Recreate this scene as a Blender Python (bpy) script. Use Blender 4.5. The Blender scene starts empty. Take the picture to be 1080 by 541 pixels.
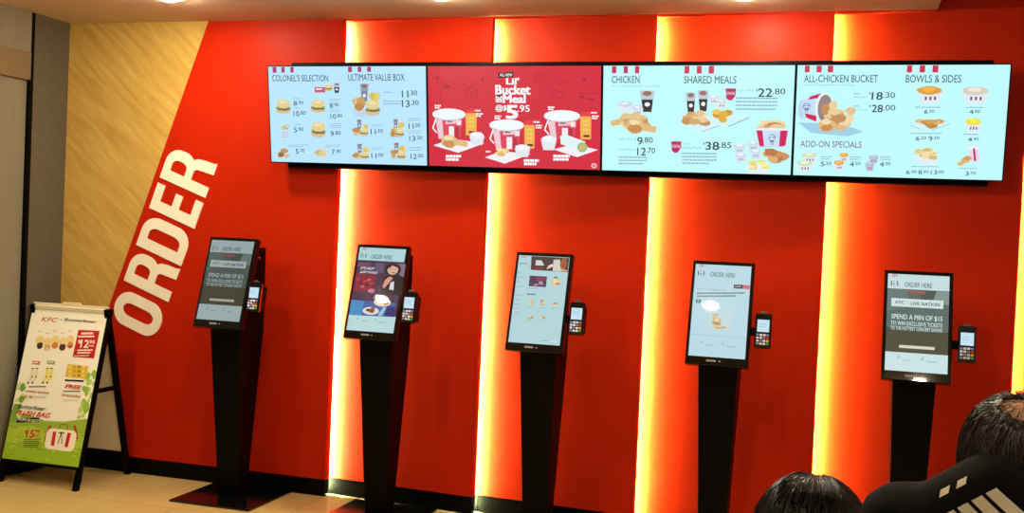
import bpy, bmesh, math, random
import numpy as np
from mathutils import Vector, Matrix

random.seed(7)
SC = bpy.context.scene
COL = SC.collection
PI = math.pi

# ------------------------------------------------------------------ measures of the place (metres)
CAM = Vector((2.8031, -5.741, 1.6)); FPX = 1135.9; YAW, PITCH, ROLL = .2903, -.0222, .0437
PW = .9166            # width of a red wall panel
H = 2.80              # low ceiling
H2 = 3.20             # ceiling beyond the drop
STEP = .0707          # how far each panel starts behind the edge of the one before
XL = -1.895           # left wall
KT = .2882            # tilt of the kiosk screens
KW, KH = .3048, .5259
KY, KZ = -.3269, 1.5024
KX = [-.4667, .4554, 1.3637, 2.2826, 3.1898]
KYC = -.2547          # centre of the base plates
MT, MX, MY, MZ, MW, MG = .1527, -.3648, -.2, 2.4922, .9705, .0127
MH = MW * 9 / 16


def lin(c):
    c /= 255.0
    return c / 12.92 if c <= .04045 else ((c + .055) / 1.055) ** 2.4


def rgb(r, g, b):
    return (lin(r), lin(g), lin(b), 1.0)


# ------------------------------------------------------------------ materials
MATS = {}


def principled(name, color, rough=.5, spec=.5, metal=0., coat=0., emit=None, strength=1.):
    if name in MATS:
        return MATS[name]
    m = bpy.data.materials.new(name); m.use_nodes = True
    b = m.node_tree.nodes['Principled BSDF']
    b.inputs['Base Color'].default_value = color
    b.inputs['Roughness'].default_value = rough
    b.inputs['Specular IOR Level'].default_value = spec
    b.inputs['Metallic'].default_value = metal
    b.inputs['Coat Weight'].default_value = coat
    if emit is not None:
        b.inputs['Emission Color'].default_value = emit
        b.inputs['Emission Strength'].default_value = strength
    MATS[name] = m
    return m


def N(m, kind, **kw):
    n = m.node_tree.nodes.new(kind)
    for k, v in kw.items():
        setattr(n, k, v)
    return n


def L(m, a, ao, b, bi):
    m.node_tree.links.new(a.outputs[ao], b.inputs[bi])


def glow(c, gain=1.0):
    """a lit pixel colour of a display behind glass"""
    key = 'lit_%d_%d_%d_%d' % (c[0], c[1], c[2], round(gain * 100))
    return principled(key, (.012, .012, .012, 1), .02, .5, emit=rgb(*c), strength=gain)


def ink(c):
    """a printed colour on paper"""
    return principled('ink_%d_%d_%d' % tuple(c), rgb(*c), .6, .25)


def grained(name, c0, c1, scale, stretch, rot, rough=.5, detail=6, bump=0., spec=.4):
    m = principled(name, c0, rough, spec)
    b = m.node_tree.nodes['Principled BSDF']
    tc = N(m, 'ShaderNodeTexCoord'); mp = N(m, 'ShaderNodeMapping')
    mp.vector_type = 'TEXTURE'
    mp.inputs['Rotation'].default_value = rot
    mp.inputs['Scale'].default_value = stretch
    nz = N(m, 'ShaderNodeTexNoise'); nz.inputs['Scale'].default_value = scale
    nz.inputs['Detail'].default_value = detail; nz.inputs['Roughness'].default_value = .6
    nz.inputs['Distortion'].default_value = .4
    cr = N(m, 'ShaderNodeValToRGB')
    cr.color_ramp.elements[0].position = .3; cr.color_ramp.elements[0].color = c0
    cr.color_ramp.elements[1].position = .72; cr.color_ramp.elements[1].color = c1
    L(m, tc, 'Object', mp, 'Vector'); L(m, mp, 'Vector', nz, 'Vector'); L(m, nz, 'Fac', cr, 'Fac')
    L(m, cr, 'Color', b, 'Base Color')
    if bump:
        bp = N(m, 'ShaderNodeBump'); bp.inputs['Strength'].default_value = bump; bp.inputs['Distance'].default_value = .002
        L(m, nz, 'Fac', bp, 'Height'); L(m, bp, 'Normal', b, 'Normal')
    return m


RED = grained('red_panel_paint', (.44, .0150, .0014, 1), (.47, .0160, .0016, 1), 14, (1, 1, 1), (0, 0, 0), .42, 3, spec=.06)
WOOD = grained('light_wood_laminate', rgb(180, 139, 62), rgb(208, 174, 94), 5.0, (1.9, 1, .22), (0, math.radians(42), 0), .42, 8, .05)
GREY = grained('taupe_wall_paint', rgb(88, 79, 67), rgb(95, 86, 73), 30, (1, 1, 1), (0, 0, 0), .55, 3)
STEEL = grained('brushed_grey_metal', rgb(118, 113, 96), rgb(130, 124, 106), 9, (1, 1, 8), (0, 0, 0), .38, 4)
BAND = principled('brown_metal_band', rgb(120, 98, 70), .45)
CEIL = grained('ceiling_paint', rgb(206, 184, 160), rgb(212, 191, 168), 20, (1, 1, 1), (0, 0, 0), .8, 2)
BLACK = principled('black_powder_coat', (.0015, .0014, .0014, 1), .42, .07)
BLACKG = principled('black_gloss', (.004, .004, .004, 1), .14, .5)
SKIRT = principled('black_gloss_skirting', (.0022, .0022, .002, 1), .22, .06)
GLASSB = principled('black_screen_glass', (.003, .003, .003, 1), .03, .5)
WHITE = principled('white_letter_vinyl', rgb(240, 232, 214), .45)
CHROME = principled('steel', (.7, .68, .62, 1), .25, metal=1.)
PAPER = principled('poster_paper', rgb(242, 238, 222), .55, .3)
BOARD = principled('white_backing_board', rgb(236, 228, 204), .6, .3)
LED = principled('warm_led', (.1, .1, .1, 1), .5, emit=(.82, .97, .46, 1), strength=20000)
LAMP = principled('downlight_lens', (.8, .8, .8, 1), .5, emit=(1., .88, .62, 1), strength=800)
TRIMW = principled('white_ring', rgb(232, 222, 204), .5)


def floor_material():
    m = principled('beige_floor_tile', rgb(205, 176, 116), .33, .5)
    b = m.node_tree.nodes['Principled BSDF']
    tc = N(m, 'ShaderNodeTexCoord')
    br = N(m, 'ShaderNodeTexBrick'); br.offset = 0.0; br.squash = 1.0
    br.inputs['Scale'].default_value = 1.0
    br.inputs['Brick Width'].default_value = .6; br.inputs['Row Height'].default_value = .6
    br.inputs['Mortar Size'].default_value = .0025; br.inputs['Mortar Smooth'].default_value = .1
    br.inputs['Color1'].default_value = rgb(208, 178, 116); br.inputs['Color2'].default_value = rgb(202, 171, 108)
    br.inputs['Mortar'].default_value = rgb(150, 126, 86)
    nz = N(m, 'ShaderNodeTexNoise'); nz.inputs['Scale'].default_value = 3.5; nz.inputs['Detail'].default_value = 7
    mx = N(m, 'ShaderNodeMix'); mx.data_type = 'RGBA'; mx.blend_type = 'MULTIPLY'; mx.inputs[0].default_value = .35
    cr = N(m, 'ShaderNodeValToRGB')
    cr.color_ramp.elements[0].position = .35; cr.color_ramp.elements[0].color = (.72, .68, .6, 1)
    cr.color_ramp.elements[1].position = .65; cr.color_ramp.elements[1].color = (1, 1, 1, 1)
    L(m, tc, 'Object', br, 'Vector'); L(m, tc, 'Object', nz, 'Vector'); L(m, nz, 'Fac', cr, 'Fac')
    L(m, br, 'Color', mx, 6); L(m, cr, 'Color', mx, 7); L(m, mx, 2, b, 'Base Color')
    return m


FLOOR = floor_material()


# ------------------------------------------------------------------ mesh helpers
class MB:
    def __init__(self):
        self.bm = bmesh.new(); self.mats = []

    def mi(self, m):
        if m not in self.mats:
            self.mats.append(m)
        return self.mats.index(m)

    def add(self, verts, faces, m, smooth=False):
        vs = [self.bm.verts.new(v) for v in verts]
        k = self.mi(m)
        for f in faces:
            try:
                fc = self.bm.faces.new([vs[i] for i in f])
            except ValueError:
                continue
            fc.material_index = k; fc.smooth = smooth

    def box(self, a, b, m, bev=0., fn=None, seg=2):
        t = bmesh.new()
        r = bmesh.ops.create_cube(t, size=1)
        for v in r['verts']:
            v.co = Vector([(a[i] + b[i]) / 2 + v.co[i] * (b[i] - a[i]) for i in range(3)])
        if bev:
            bmesh.ops.bevel(t, geom=t.edges[:], offset=bev, segments=seg, affect='EDGES', profile=.5)
        self.merge(t, m, fn)

    def merge(self, t, m, fn=None, smooth=False):
        t.verts.ensure_lookup_table()
        for i, v in enumerate(t.verts):
            v.index = i
        self.add([fn(*v.co) if fn else tuple(v.co) for v in t.verts], [[v.index for v in f.verts] for f in t.faces], m, smooth)
        t.free()

    def loft(self, rings, m, bev=0.):
        """closed rings of equal count, capped at both ends"""
        t = bmesh.new(); R = []
        for r in rings:
            R.append([t.verts.new(p) for p in r])
        n = len(rings[0])
        for a, b in zip(R, R[1:]):
            for i in range(n):
                t.faces.new((a[i], a[(i + 1) % n], b[(i + 1) % n], b[i]))
        t.faces.new(R[0][::-1]); t.faces.new(R[-1])
        bmesh.ops.recalc_face_normals(t, faces=t.faces[:])
        if bev:
            bmesh.ops.bevel(t, geom=t.edges[:], offset=bev, segments=2, affect='EDGES', profile=.5)
        self.merge(t, m)

    def cyl(self, p, q, r0, r1, m, n=20, smooth=True):
        p, q = Vector(p), Vector(q); d = (q - p).normalized()
        a = d.orthogonal().normalized(); b = d.cross(a)
        v = []; f = []
        for c, r in ((p, r0), (q, r1)):
            for i in range(n):
                an = 2 * PI * i / n
                v.append(c + (a * math.cos(an) + b * math.sin(an)) * r)
        for i in range(n):
            f.append((i, (i + 1) % n, n + (i + 1) % n, n + i))
        k = len(self.bm.faces)
        self.add(v, f, m, smooth)
        self.add(v[:n], [list(range(n))[::-1]], m); self.add(v[n:], [list(range(n))], m)

    def build(self, name, parent=None, loc=(0, 0, 0)):
        me = bpy.data.meshes.new(name)
        bmesh.ops.recalc_face_normals(self.bm, faces=[f for f in self.bm.faces if len(f.verts) > 2 and not f.tag][:0])
        self.bm.to_mesh(me); self.bm.free()
        for m in self.mats:
            me.materials.append(m)
        o = bpy.data.objects.new(name, me); COL.objects.link(o)
        o.location = loc
        if parent:
            o.parent = parent
        return o


def tag(o, label=None, cat=None, group=None, kind=None):
    for k, v in (('label', label), ('category', cat), ('group', group), ('kind', kind)):
        if v:
            o[k] = v
    return o


def thing(name, label, cat, loc=(0, 0, 0), group=None):
    o = bpy.data.objects.new(name, None); COL.objects.link(o); o.location = loc
    o.empty_display_size = .1
    return tag(o, label, cat, group)


def homography(src, dst):
    A = []; b = []
    for (x, y), (u, v) in zip(src, dst):
        A.append([x, y, 1, 0, 0, 0, -u * x, -u * y]); b.append(u)
        A.append([0, 0, 0, x, y, 1, -v * x, -v * y]); b.append(v)
    h = np.linalg.solve(np.array(A, float), np.array(b, float))

    def f(x, y):
        w = h[6] * x + h[7] * y + 1
        return ((h[0] * x + h[1] * y + h[2]) / w, (h[3] * x + h[4] * y + h[5]) / w)
    return f


FONT = bpy.data.fonts.load('<builtin>')
TEXT_CACHE = {}; ASPECT = {}


def text_mesh(s, bold):
    """outline of a line of lettering as (verts, faces), normalised to a 1 x 1 box"""
    key = (s, bold)
    if key in TEXT_CACHE:
        return TEXT_CACHE[key]
    cu = bpy.data.curves.new('lettering', 'FONT'); cu.body = s; cu.font = FONT; cu.size = 1
    cu.offset = bold; cu.resolution_u = 3; cu.fill_mode = 'FRONT'
    ob = bpy.data.objects.new('lettering', cu); COL.objects.link(ob)
    bpy.context.view_layer.update()
    dg = bpy.context.evaluated_depsgraph_get()
    me = bpy.data.meshes.new_from_object(ob.evaluated_get(dg))
    vs = [v.co.to_2d() for v in me.vertices]; fs = [tuple(p.vertices) for p in me.polygons]
    bpy.data.objects.remove(ob); bpy.data.curves.remove(cu); bpy.data.meshes.remove(me)
    x0 = min(v.x for v in vs); x1 = max(v.x for v in vs); y0 = min(v.y for v in vs); y1 = max(v.y for v in vs)
    ASPECT[key] = (x1 - x0) / (y1 - y0)
    vs = [((v.x - x0) / (x1 - x0), (v.y - y0) / (y1 - y0)) for v in vs]
    TEXT_CACHE[key] = (vs, fs)
    return TEXT_CACHE[key]


class Art:
    """flat artwork on a surface. put(u, v, n): u, v from 0 to 1 (v downward), n off the surface.
    Shapes are given in the frame of the four measured corners of the surface."""

    def __init__(self, put, corners, mat):
        self.mb = MB(); self.put = put; self.mat = mat
        self.h = homography(corners, [(0, 0), (1, 0), (1, 1), (0, 1)])
        self.rnd = random.Random(3)

    def poly(self, pts, c, lay=1, raw=False):
        q = [p if raw else self.h(*p) for p in pts]
        P = [self.put(u, v, .0003 * lay) for u, v in q]
        self.mb.add(P, [list(range(len(P)))], self.mat(c))

    def uv(self, u0, v0, u1, v1, c, lay=1):
        self.poly([(u0, v0), (u1, v0), (u1, v1), (u0, v1)], c, lay, True)

    def box(self, x0, y0, x1, y1, c, lay=1):
        u0, v0 = self.h(x0, y0); u1, v1 = self.h(x1, y1)
        self.uv(u0, v0, u1, v1, c, lay)

    def ell(self, x0, y0, x1, y1, c, lay=2, n=18, jag=0., rot=0.):
        u0, v0 = self.h(x0, y0); u1, v1 = self.h(x1, y1)
        P = []
        for i in range(n):
            a = 2 * PI * i / n; r = 1 + (self.rnd.uniform(-jag, jag) if jag else 0)
            ca, sa = math.cos(a) * r, math.sin(a) * r
            cx, sy = ca * math.cos(rot) - sa * math.sin(rot), ca * math.sin(rot) + sa * math.cos(rot)
            P.append(((u0 + u1) / 2 + (u1 - u0) / 2 * cx, (v0 + v1) / 2 + (v1 - v0) / 2 * sy))
        self.poly(P, c, lay, True)

    def line(self, pts, w, c, lay=3):
        """w in the same frame as the corners"""
        for (x0, y0), (x1, y1) in zip(pts, pts[1:]):
            d = math.hypot(x1 - x0, y1 - y0) or 1
            nx, ny = -(y1 - y0) / d * w / 2, (x1 - x0) / d * w / 2
            self.poly([(x0 + nx, y0 + ny), (x1 + nx, y1 + ny), (x1 - nx, y1 - ny), (x0 - nx, y0 - ny)], c, lay)

    def text(self, s, x0, y0, x1, y1, c, lay=5, bold=.0, slant=0.):
        u0, v0 = self.h(x0, y0); u1, v1 = self.h(x1, y1)
        self.text_uv(s, u0, v0, u1, v1, c, lay, bold, slant)

    def text_uv(self, s, u0, v0, u1, v1, c, lay=5, bold=0., slant=0.):
        vs, fs = text_mesh(s, 0)
        d = bold * .5 / ASPECT[(s, 0)]; e = bold * .35
        for k, (dx, dy) in enumerate(((0, 0), (-d, e), (d, e), (-d, -e), (d, -e)) if bold else ((0, 0),)):
            self.mb.add([self.put(u0 + (u1 - u0) * (a + dx + slant * (b - .5)), v1 + (v0 - v1) * (b + dy), .0003 * lay + 2e-5 * k) for a, b in vs], fs, self.mat(c))

    def lines(self, x0, y0, x1, y1, n, c, lay=3, fill=.42):
        """n rows of unreadably small print"""
        h = (y1 - y0) / n
        for i in range(n):
            x = x0; end = x1 - self.rnd.uniform(0, .25) * (x1 - x0) * (i == n - 1)
            while x < end - .5:
                w = min(self.rnd.uniform(.9, 2.6) * max(.7, h * .5), end - x)
                self.box(x, y0 + i * h, x + w, y0 + i * h + h * fill, c, lay)
                x += w + .45

    def price(self, whole, cents, x0, y0, x1, y1, c, bold=.015):
        text_mesh(whole, 0); text_mesh('.' + cents, 0)
        wa = ASPECT[(whole, 0)] * (y1 - y0); wb = ASPECT[('.' + cents, 0)] * (y1 - y0) * .7
        k = (x1 - x0 - .5) / (wa + wb)
        xm = x0 + wa * k
        self.text(whole, x0, y0, xm, y1, c, 5, bold)
        self.text('.' + cents, xm + .5, y0, x1, y0 + (y1 - y0) * .72, c, 5, bold * .6)

    def stripes(self, xs, y1, c):
        for a, b in xs:
            u0, v1 = self.h(a, y1); u1, _ = self.h(b, y1)
            self.uv(u0, 0.004, u1, v1, c, 2)

    def food(self, x0, y0, x1, y1, cols, n=7, lay=2, size=.5):
        w, h = x1 - x0, y1 - y0
        for i in range(n):
            rw = w * size * self.rnd.uniform(.75, 1.1) / 2; rh = h * size * self.rnd.uniform(.75, 1.1) / 2
            cx = self.rnd.uniform(x0 + rw, x1 - rw) if w > 2 * rw else (x0 + x1) / 2
            cy = self.rnd.uniform(y0 + rh, y1 - rh) if h > 2 * rh else (y0 + y1) / 2
            self.ell(cx - rw, cy - rh, cx + rw, cy + rh, cols[i % len(cols)], lay + (i * .28), 11, .14, self.rnd.uniform(-.5, .5))

    def drum(self, x0, y0, x1, y1, lay=3, flip=False):
        """a fried drumstick lying on its side"""
        t, d, e = (224, 186, 126), (200, 142, 84), (244, 220, 172)
        w, h = x1 - x0, y1 - y0
        if flip:
            self.ell(x0 + w * .42, y0, x1, y1, t, lay, 14, .08)
            self.ell(x0 + w * .52, y0 + h * .35, x1 - w * .1, y1 - h * .05, d, lay + .3, 10, .2)
            self.ell(x0 + w * .55, y0 + h * .08, x1 - w * .15, y0 + h * .45, e, lay + .5, 10, .2)
            self.poly([(x0, y0 + h * .55), (x0 + w * .55, y0 + h * .3), (x0 + w * .55, y0 + h * .75), (x0 + w * .05, y0 + h * .9)], t, lay)
        else:
            self.ell(x0, y0, x0 + w * .6, y1, t, lay, 14, .08)
            self.ell(x0 + w * .08, y0 + h * .4, x0 + w * .5, y1 - h * .04, d, lay + .3, 10, .2)
            self.ell(x0 + w * .1, y0 + h * .06, x0 + w * .45, y0 + h * .45, e, lay + .5, 10, .2)
            self.poly([(x0 + w * .45, y0 + h * .3), (x1, y0 + h * .55), (x1 - w * .05, y0 + h * .92), (x0 + w * .45, y0 + h * .75)], t, lay)

    def burger(self, x0, y0, x1, y1, lay=2):
        h = y1 - y0; w = x1 - x0
        self.ell(x0, y0 + h * .55, x1, y1, (214, 190, 140), lay, 16)
        self.ell(x0 + w * .02, y0 + h * .45, x1 - w * .02, y0 + h * .8, (136, 104, 78), lay + .4, 14, .1)
        self.ell(x0 + w * .05, y0 + h * .42, x1 - w * .05, y0 + h * .66, (170, 190, 110), lay + .7, 14, .1)
        self.ell(x0 + w * .04, y0, x1 - w * .04, y0 + h * .62, (228, 208, 150), lay + 1, 16)
        self.ell(x0 + w * .2, y0 + h * .08, x1 - w * .25, y0 + h * .3, (242, 224, 170), lay + 1.2, 12)

    def cup(self, x0, y0, x1, y1, body=(52, 40, 48), lid=(188, 200, 216), lay=2):
        h = y1 - y0; w = x1 - x0
        self.poly([(x0 + w * .08, y0 + h * .2), (x1 - w * .08, y0 + h * .2), (x1 - w * .22, y1), (x0 + w * .22, y1)], body, lay)
        self.poly([(x0, y0), (x1, y0), (x1 - w * .1, y0 + h * .42), (x0 + w * .1, y0 + h * .42)], lid, lay + .3)
        self.ell(x0 + w * .2, y0 + h * .02, x1 - w * .2, y0 + h * .25, (150, 110, 92), lay + .6, 12)
        self.ell(x0 + w * .32, y0 + h * .55, x1 - w * .32, y0 + h * .75, (244, 244, 248), lay + .6, 12)

    def tub(self, x0, y0, x1, y1, top, side=(222, 236, 246), lay=2, marks=(150, 60, 90)):
        h = y1 - y0; w = x1 - x0
        self.poly([(x0, y0 + h * .35), (x1, y0 + h * .35), (x1 - w * .15, y1), (x0 + w * .15, y1)], side, lay)
        self.ell(x0, y0 + h * .12, x1, y0 + h * .6, side, lay + .2, 16)
        self.ell(x0 + w * .02, y0, x1 - w * .02, y0 + h * .5, top, lay + .4, 14, .1)
        self.ell(x0 + w * .2, y0 + h * .06, x1 - w * .25, y0 + h * .32, tuple(min(255, int(v * 1.12)) for v in top), lay + .6, 10, .2)
        if marks:
            for k in (.3, .48, .66):
                self.box(x0 + w * k, y0 + h * .6, x0 + w * (k + .07), y0 + h * .8, marks, lay + .6)

    def box_meal(self, x0, y0, x1, y1, lay=2):
        w, h = x1 - x0, y1 - y0
        self.poly([(x0, y0 + h * .78), (x1, y0 + h * .8), (x1 - w * .1, y1), (x0 + w * .12, y1 - h * .02)], (196, 214, 232), lay)
        self.cup(x0 + w * .28, y0, x0 + w * .58, y0 + h * .55, (120, 130, 160), (150, 160, 185), lay + .3)
        self.food(x0 + w * .55, y0 + h * .15, x1, y0 + h * .6, [(232, 206, 120), (222, 190, 96)], 4, lay + 1.2, .6)
        self.food(x0, y0 + h * .4, x0 + w * .6, y0 + h * .95, [(206, 160, 98), (190, 140, 80), (226, 194, 140)], 5, lay + 1.8, .55)
        self.burger(x0 + w * .45, y0 + h * .5, x0 + w * .98, y0 + h * .96, lay + 3)

    def build(self, name, parent):
        return self.mb.build(name, parent)


# ------------------------------------------------------------------ the room
def struct(mb, name):
    return tag(mb.build(name), kind='structure')


b = MB(); b.box((-3.2, -7.0, -.06), (6.2, .16, 0), FLOOR); struct(b, 'floor')
b = MB(); b.box((-3.2, -7.0, H), (3.235, .16, H2 + .1), CEIL); struct(b, 'ceiling')
b = MB(); b.box((3.235, -7.0, H2), (6.2, .16, H2 + .1), CEIL); struct(b, 'ceiling')
b = MB(); b.box((-3.2, .125, 0), (6.2, .16, H2), BLACK); struct(b, 'wall_back')

# lettering frame of the leftmost panel: s runs up the slanting edge, t to the left of it
O0 = Vector((-.937, 0, 1.540)); SD = Vector((.338, 0, .941)).normalized(); TD = Vector((-SD.z, 0, SD.x))


def st(s, t, y=0.):
    p = O0 + SD * s + TD * t
    return (p.x, y, p.z)


def at_z(z, t=.388):
    s = (z - O0.z - TD.z * t) / SD.z
    return O0.x + SD.x * s + TD.x * t


SKH = .10   # skirting height
# wood half and red half of the flat first bay
def slab(outline, y0, y1, m, name):
    b = MB(); n = len(outline)
    b.loft([[(x, y0, z) for x, z in outline], [(x, y1, z) for x, z in outline]], m)
    return struct(b, name)


slab([(XL - .05, SKH), (at_z(SKH), SKH), (at_z(H), H), (XL - .05, H)], 0, .05, WOOD, 'wall_back_wood')
slab([(at_z(SKH), SKH), (0, SKH), (0, H), (at_z(H), H)], 0, .05, RED, 'wall_back_red')
for i in range(4):
    x0, x1 = i * PW, (i + 1) * PW
    k = -STEP / PW
    xa = x0 - .085; ya = STEP + k * (xa - x0)
    top = H if i < 2 else H2
    if i == 3:
        x1 = x0 + PW
    b = MB()
    foot = [(xa, ya), (x1, 0), (x1, .05), (x1 - .022, .05), (x1 - .022, .034), (xa, ya + .03)]
    b.loft([[(x, y, SKH) for x, y in foot], [(x, y, H2 if i >= 2 else H) for x, y in foot]], RED)
    struct(b, 'wall_back_red')
    b = MB()
    foot = [(xa, ya + .001), (x1, .001), (x1, .05), (x1 - .022, .05), (x1 - .022, .032), (xa, ya + .026)]
    b.loft([[(x, y, 0) for x, y in foot], [(x, y, SKH - .0005) for x, y in foot]], SKIRT, .002)
    struct(b, 'baseboard_back')
# last bay, running out of the picture
x0 = 4 * PW; xa = x0 - .085; k = -STEP / PW; ya = STEP - k * .085; x1 = x0 + PW
b = MB(); foot = [(xa, ya), (x1, 0), (x1, .05), (x1 - .022, .05), (x1 - .022, .034), (xa, ya + .03)]
b.loft([[(x, y, SKH) for x, y in foot], [(x, y, H2) for x, y in foot]], RED); struct(b, 'wall_back_red')
b = MB(); foot = [(xa, ya + .001), (x1, .001), (x1, .05), (x1 - .022, .05), (x1 - .022, .032), (xa, ya + .026)]
b.loft([[(x, y, 0) for x, y in foot], [(x, y, SKH - .0005) for x, y in foot]], SKIRT, .002); struct(b, 'baseboard_back')
b = MB(); b.box((XL - .05, .001, 0), (0, .05, SKH - .0005), SKIRT, .002); struct(b, 'baseboard_back')

b = MB(); b.box((0, .0008, H - .005), (3.235, .12, H - .0002), RED); struct(b, 'led_glow_cap')  # red cap added over the recess to tame LED glow on the ceiling
# left wall: plain return, black trim strip, grey metal lift-like opening with a header
b = MB(); b.box((XL - .12, -.312, 0), (XL, .0, H), GREY); struct(b, 'wall_left')
b = MB(); b.box((XL - .12, -.338, 0), (XL + .004, -.312, H), BLACK); struct(b, 'trim_1')
b = MB(); b.box((XL - .12, -1.75, 2.56), (XL + .002, -.338, H), STEEL); struct(b, 'wall_left')
b = MB(); b.box((XL - .12, -1.75, 2.392), (XL + .006, -.338, 2.56), BAND, .002); struct(b, 'trim_2')
b = MB(); b.box((XL - .2, -1.75, 0), (XL - .022, -.338, 2.392), STEEL); struct(b, 'door_1')
b = MB(); b.box((XL - .12, -7.0, 0), (XL, -1.75, H), GREY); struct(b, 'wall_left')
b = MB(); b.box((XL - .0, -.30, 0), (XL + .012, -.001, SKH), SKIRT, .002); struct(b, 'baseboard_left')

b = MB(); b.box((XL - .024, -1.75, 0), (XL - .012, -.338, SKH), SKIRT, .002); struct(b, 'baseboard_left')
# warm LED strips hidden behind the free edge of each panel
led_labels = [
    'warm LED strip glowing behind the panel edge left of the second kiosk',
    'warm LED strip glowing behind the panel edge left of the third kiosk',
    'warm LED strip glowing behind the panel edge left of the fourth kiosk',
    'warm LED strip glowing behind the panel edge left of the fifth kiosk',
    'warm LED strip glowing behind the panel edge at the far right of the wall']
for i in range(5):
    x = i * PW
    top = H - .035 if i < 4 else H2 - .035
    t = thing('led_strip', led_labels[i], 'light strip', (x, .0, .035), 'LED strips behind the wall panels')
    b = MB(); b.box((-.046, .054, 0), (-.036, .068, top - .012), BLACK); b.box((-.046, .0555, 0), (-.003, .0590, top - .012), BLACK); b.box((-.008, .0555, 0), (-.003, .0622, top - .012), BLACK); b.build('channel_and_shield', t)  # black lips added inside the channel to cut off the LED glow
    b = MB(); b.add([(-.0355, .0595, .001), (-.0355, .0650, .001), (-.0355, .0650, top - .013), (-.0355, .0595, top - .013)], [(0, 1, 2, 3)], LED); b.build('diffuser', t)


# ------------------------------------------------------------------ ORDER lettering
def ring(outer, inner, y0, y1, m, mb):
    n = len(outer)
    pts = lambda ol, y: [st(s, t, y) for s, t in ol]
    vo0, vo1, vi0, vi1 = pts(outer, y0), pts(outer, y1), pts(inner, y0), pts(inner, y1)
    v = vo0 + vi0 + vo1 + vi1
    f = []
    for i in range(n):
        j = (i + 1) % n
        f.append((i, j, n + j, n + i))
        f.append((2 * n + i, 2 * n + j, 3 * n + j, 3 * n + i))
        f.append((i, j, 2 * n + j, 2 * n + i))
        f.append((n + i, n + j, 3 * n + j, 3 * n + i))
    mb.add(v, f, m)


def rrect(s0, t0, s1, t1, rs, n=8):
    """rounded rectangle, radii for corners (s0t0, s1t0, s1t1, s0t1)"""
    P = []
    cs = [(s0, t0, 1, 1, PI), (s1, t0, -1, 1, 1.5 * PI), (s1, t1, -1, -1, 0), (s0, t1, 1, -1, .5 * PI)]
    for (cx, cy, dx, dy, a0), r in zip(cs, rs):
        r = r if isinstance(r, tuple) else (r, r)
        for i in range(n):
            a = a0 + .5 * PI * i / (n - 1)
            P.append((cx + dx * r[0] + math.cos(a) * r[0], cy + dy * r[1] + math.sin(a) * r[1]))
    return P


def solid(outline, mb, y0=-.0054, y1=-.0005):
    mb.loft([[st(s, t, y1) for s, t in outline], [st(s, t, y0) for s, t in outline]], WHITE)


sign = thing('wall_lettering', 'large white slanted ORDER lettering on the red panel beside the wood', 'sign', (0, 0, 0))
CH = .346; SWd = .066
y0, y1 = -.006, -.0005


def letter_O(s):
    b = MB(); w = .213
    ring(rrect(s, -.004, s + w, CH + .004, [(.105, .10)] * 4), rrect(s + SWd, .058, s + w - SWd, CH - .058, [(.039, .06)] * 4), y0, y1, WHITE, b)
    return b


def letter_D(s):
    b = MB(); w = .212
    ring(rrect(s, 0, s + w, CH, [.002, (.10, .105), (.10, .105), .002]), rrect(s + SWd, .056, s + w - SWd, CH - .056, [.002, (.04, .06), (.04, .06), .002]), y0, y1, WHITE, b)
    return b


def letter_E(s):
    b = MB(); w = .168
    a = .057
    solid([(s, 0), (s + w, 0), (s + w, a), (s + SWd, a), (s + SWd, .147), (s + w * .9, .147), (s + w * .9, .2), (s + SWd, .2),
           (s + SWd, CH - a), (s + w, CH - a), (s + w, CH), (s, CH)], b)
    return b


def letter_R(s):
    b = MB(); w = .208
    tb = .135
    ring(rrect(s, tb, s + w, CH, [.002, (.09, .09), (.095, .09), .002]), rrect(s + SWd, tb + .052, s + w - SWd, CH - .052, [.002, (.032, .045), (.032, .045), .002]), y0, y1, WHITE, b)
    solid([(s, 0), (s + SWd, 0), (s + SWd, tb + .01), (s, tb + .01)], b)
    # leg: drops from the bowl and flares at the foot
    inner = [(s + SWd - .001, .135), (s + .125, .135), (s + .138, .12), (s + .142, .08), (s + .148, 0)]
    outer = [(s + w + .012, 0), (s + w + .004, .03), (s + w + .001, .09), (s + w - .008, .135), (s + w - .03, .17), (s + SWd - .001, .17)]
    solid(inner + outer, b)
    return b


for f_, s_ in ((letter_O, -.748), (letter_R, -.488), (letter_D, -.249), (letter_E, -.002), (letter_R, .2)):
    f_(s_).build('letter', sign)


# ------------------------------------------------------------------ menu screens
def on_menu(i):
    x0 = MX + i * (MW + MG)

    def put(u, v, n):
        d = v * MH
        return (u * MW - MW / 2, MY + d * math.sin(MT) - n * math.cos(MT), MZ - d * math.cos(MT) - n * math.sin(MT))
    return x0 + MW / 2, put


MENU = [[(281.1, 69.1), (450.2, 70.7), (450.9, 176), (285.1, 169.8)], [(452.3, 70.3), (633.6, 70), (632, 180), (454.5, 176.4)],
        [(637.2, 69.5), (838.6, 68), (832.5, 184), (635.4, 181)], [(842.2, 67.5), (1066.4, 66.5), (1055.4, 188.5), (836.1, 184.5)]]
TXT = (58, 78, 98); FAINT = (150, 178, 196); PR = (44, 60, 78)


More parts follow.
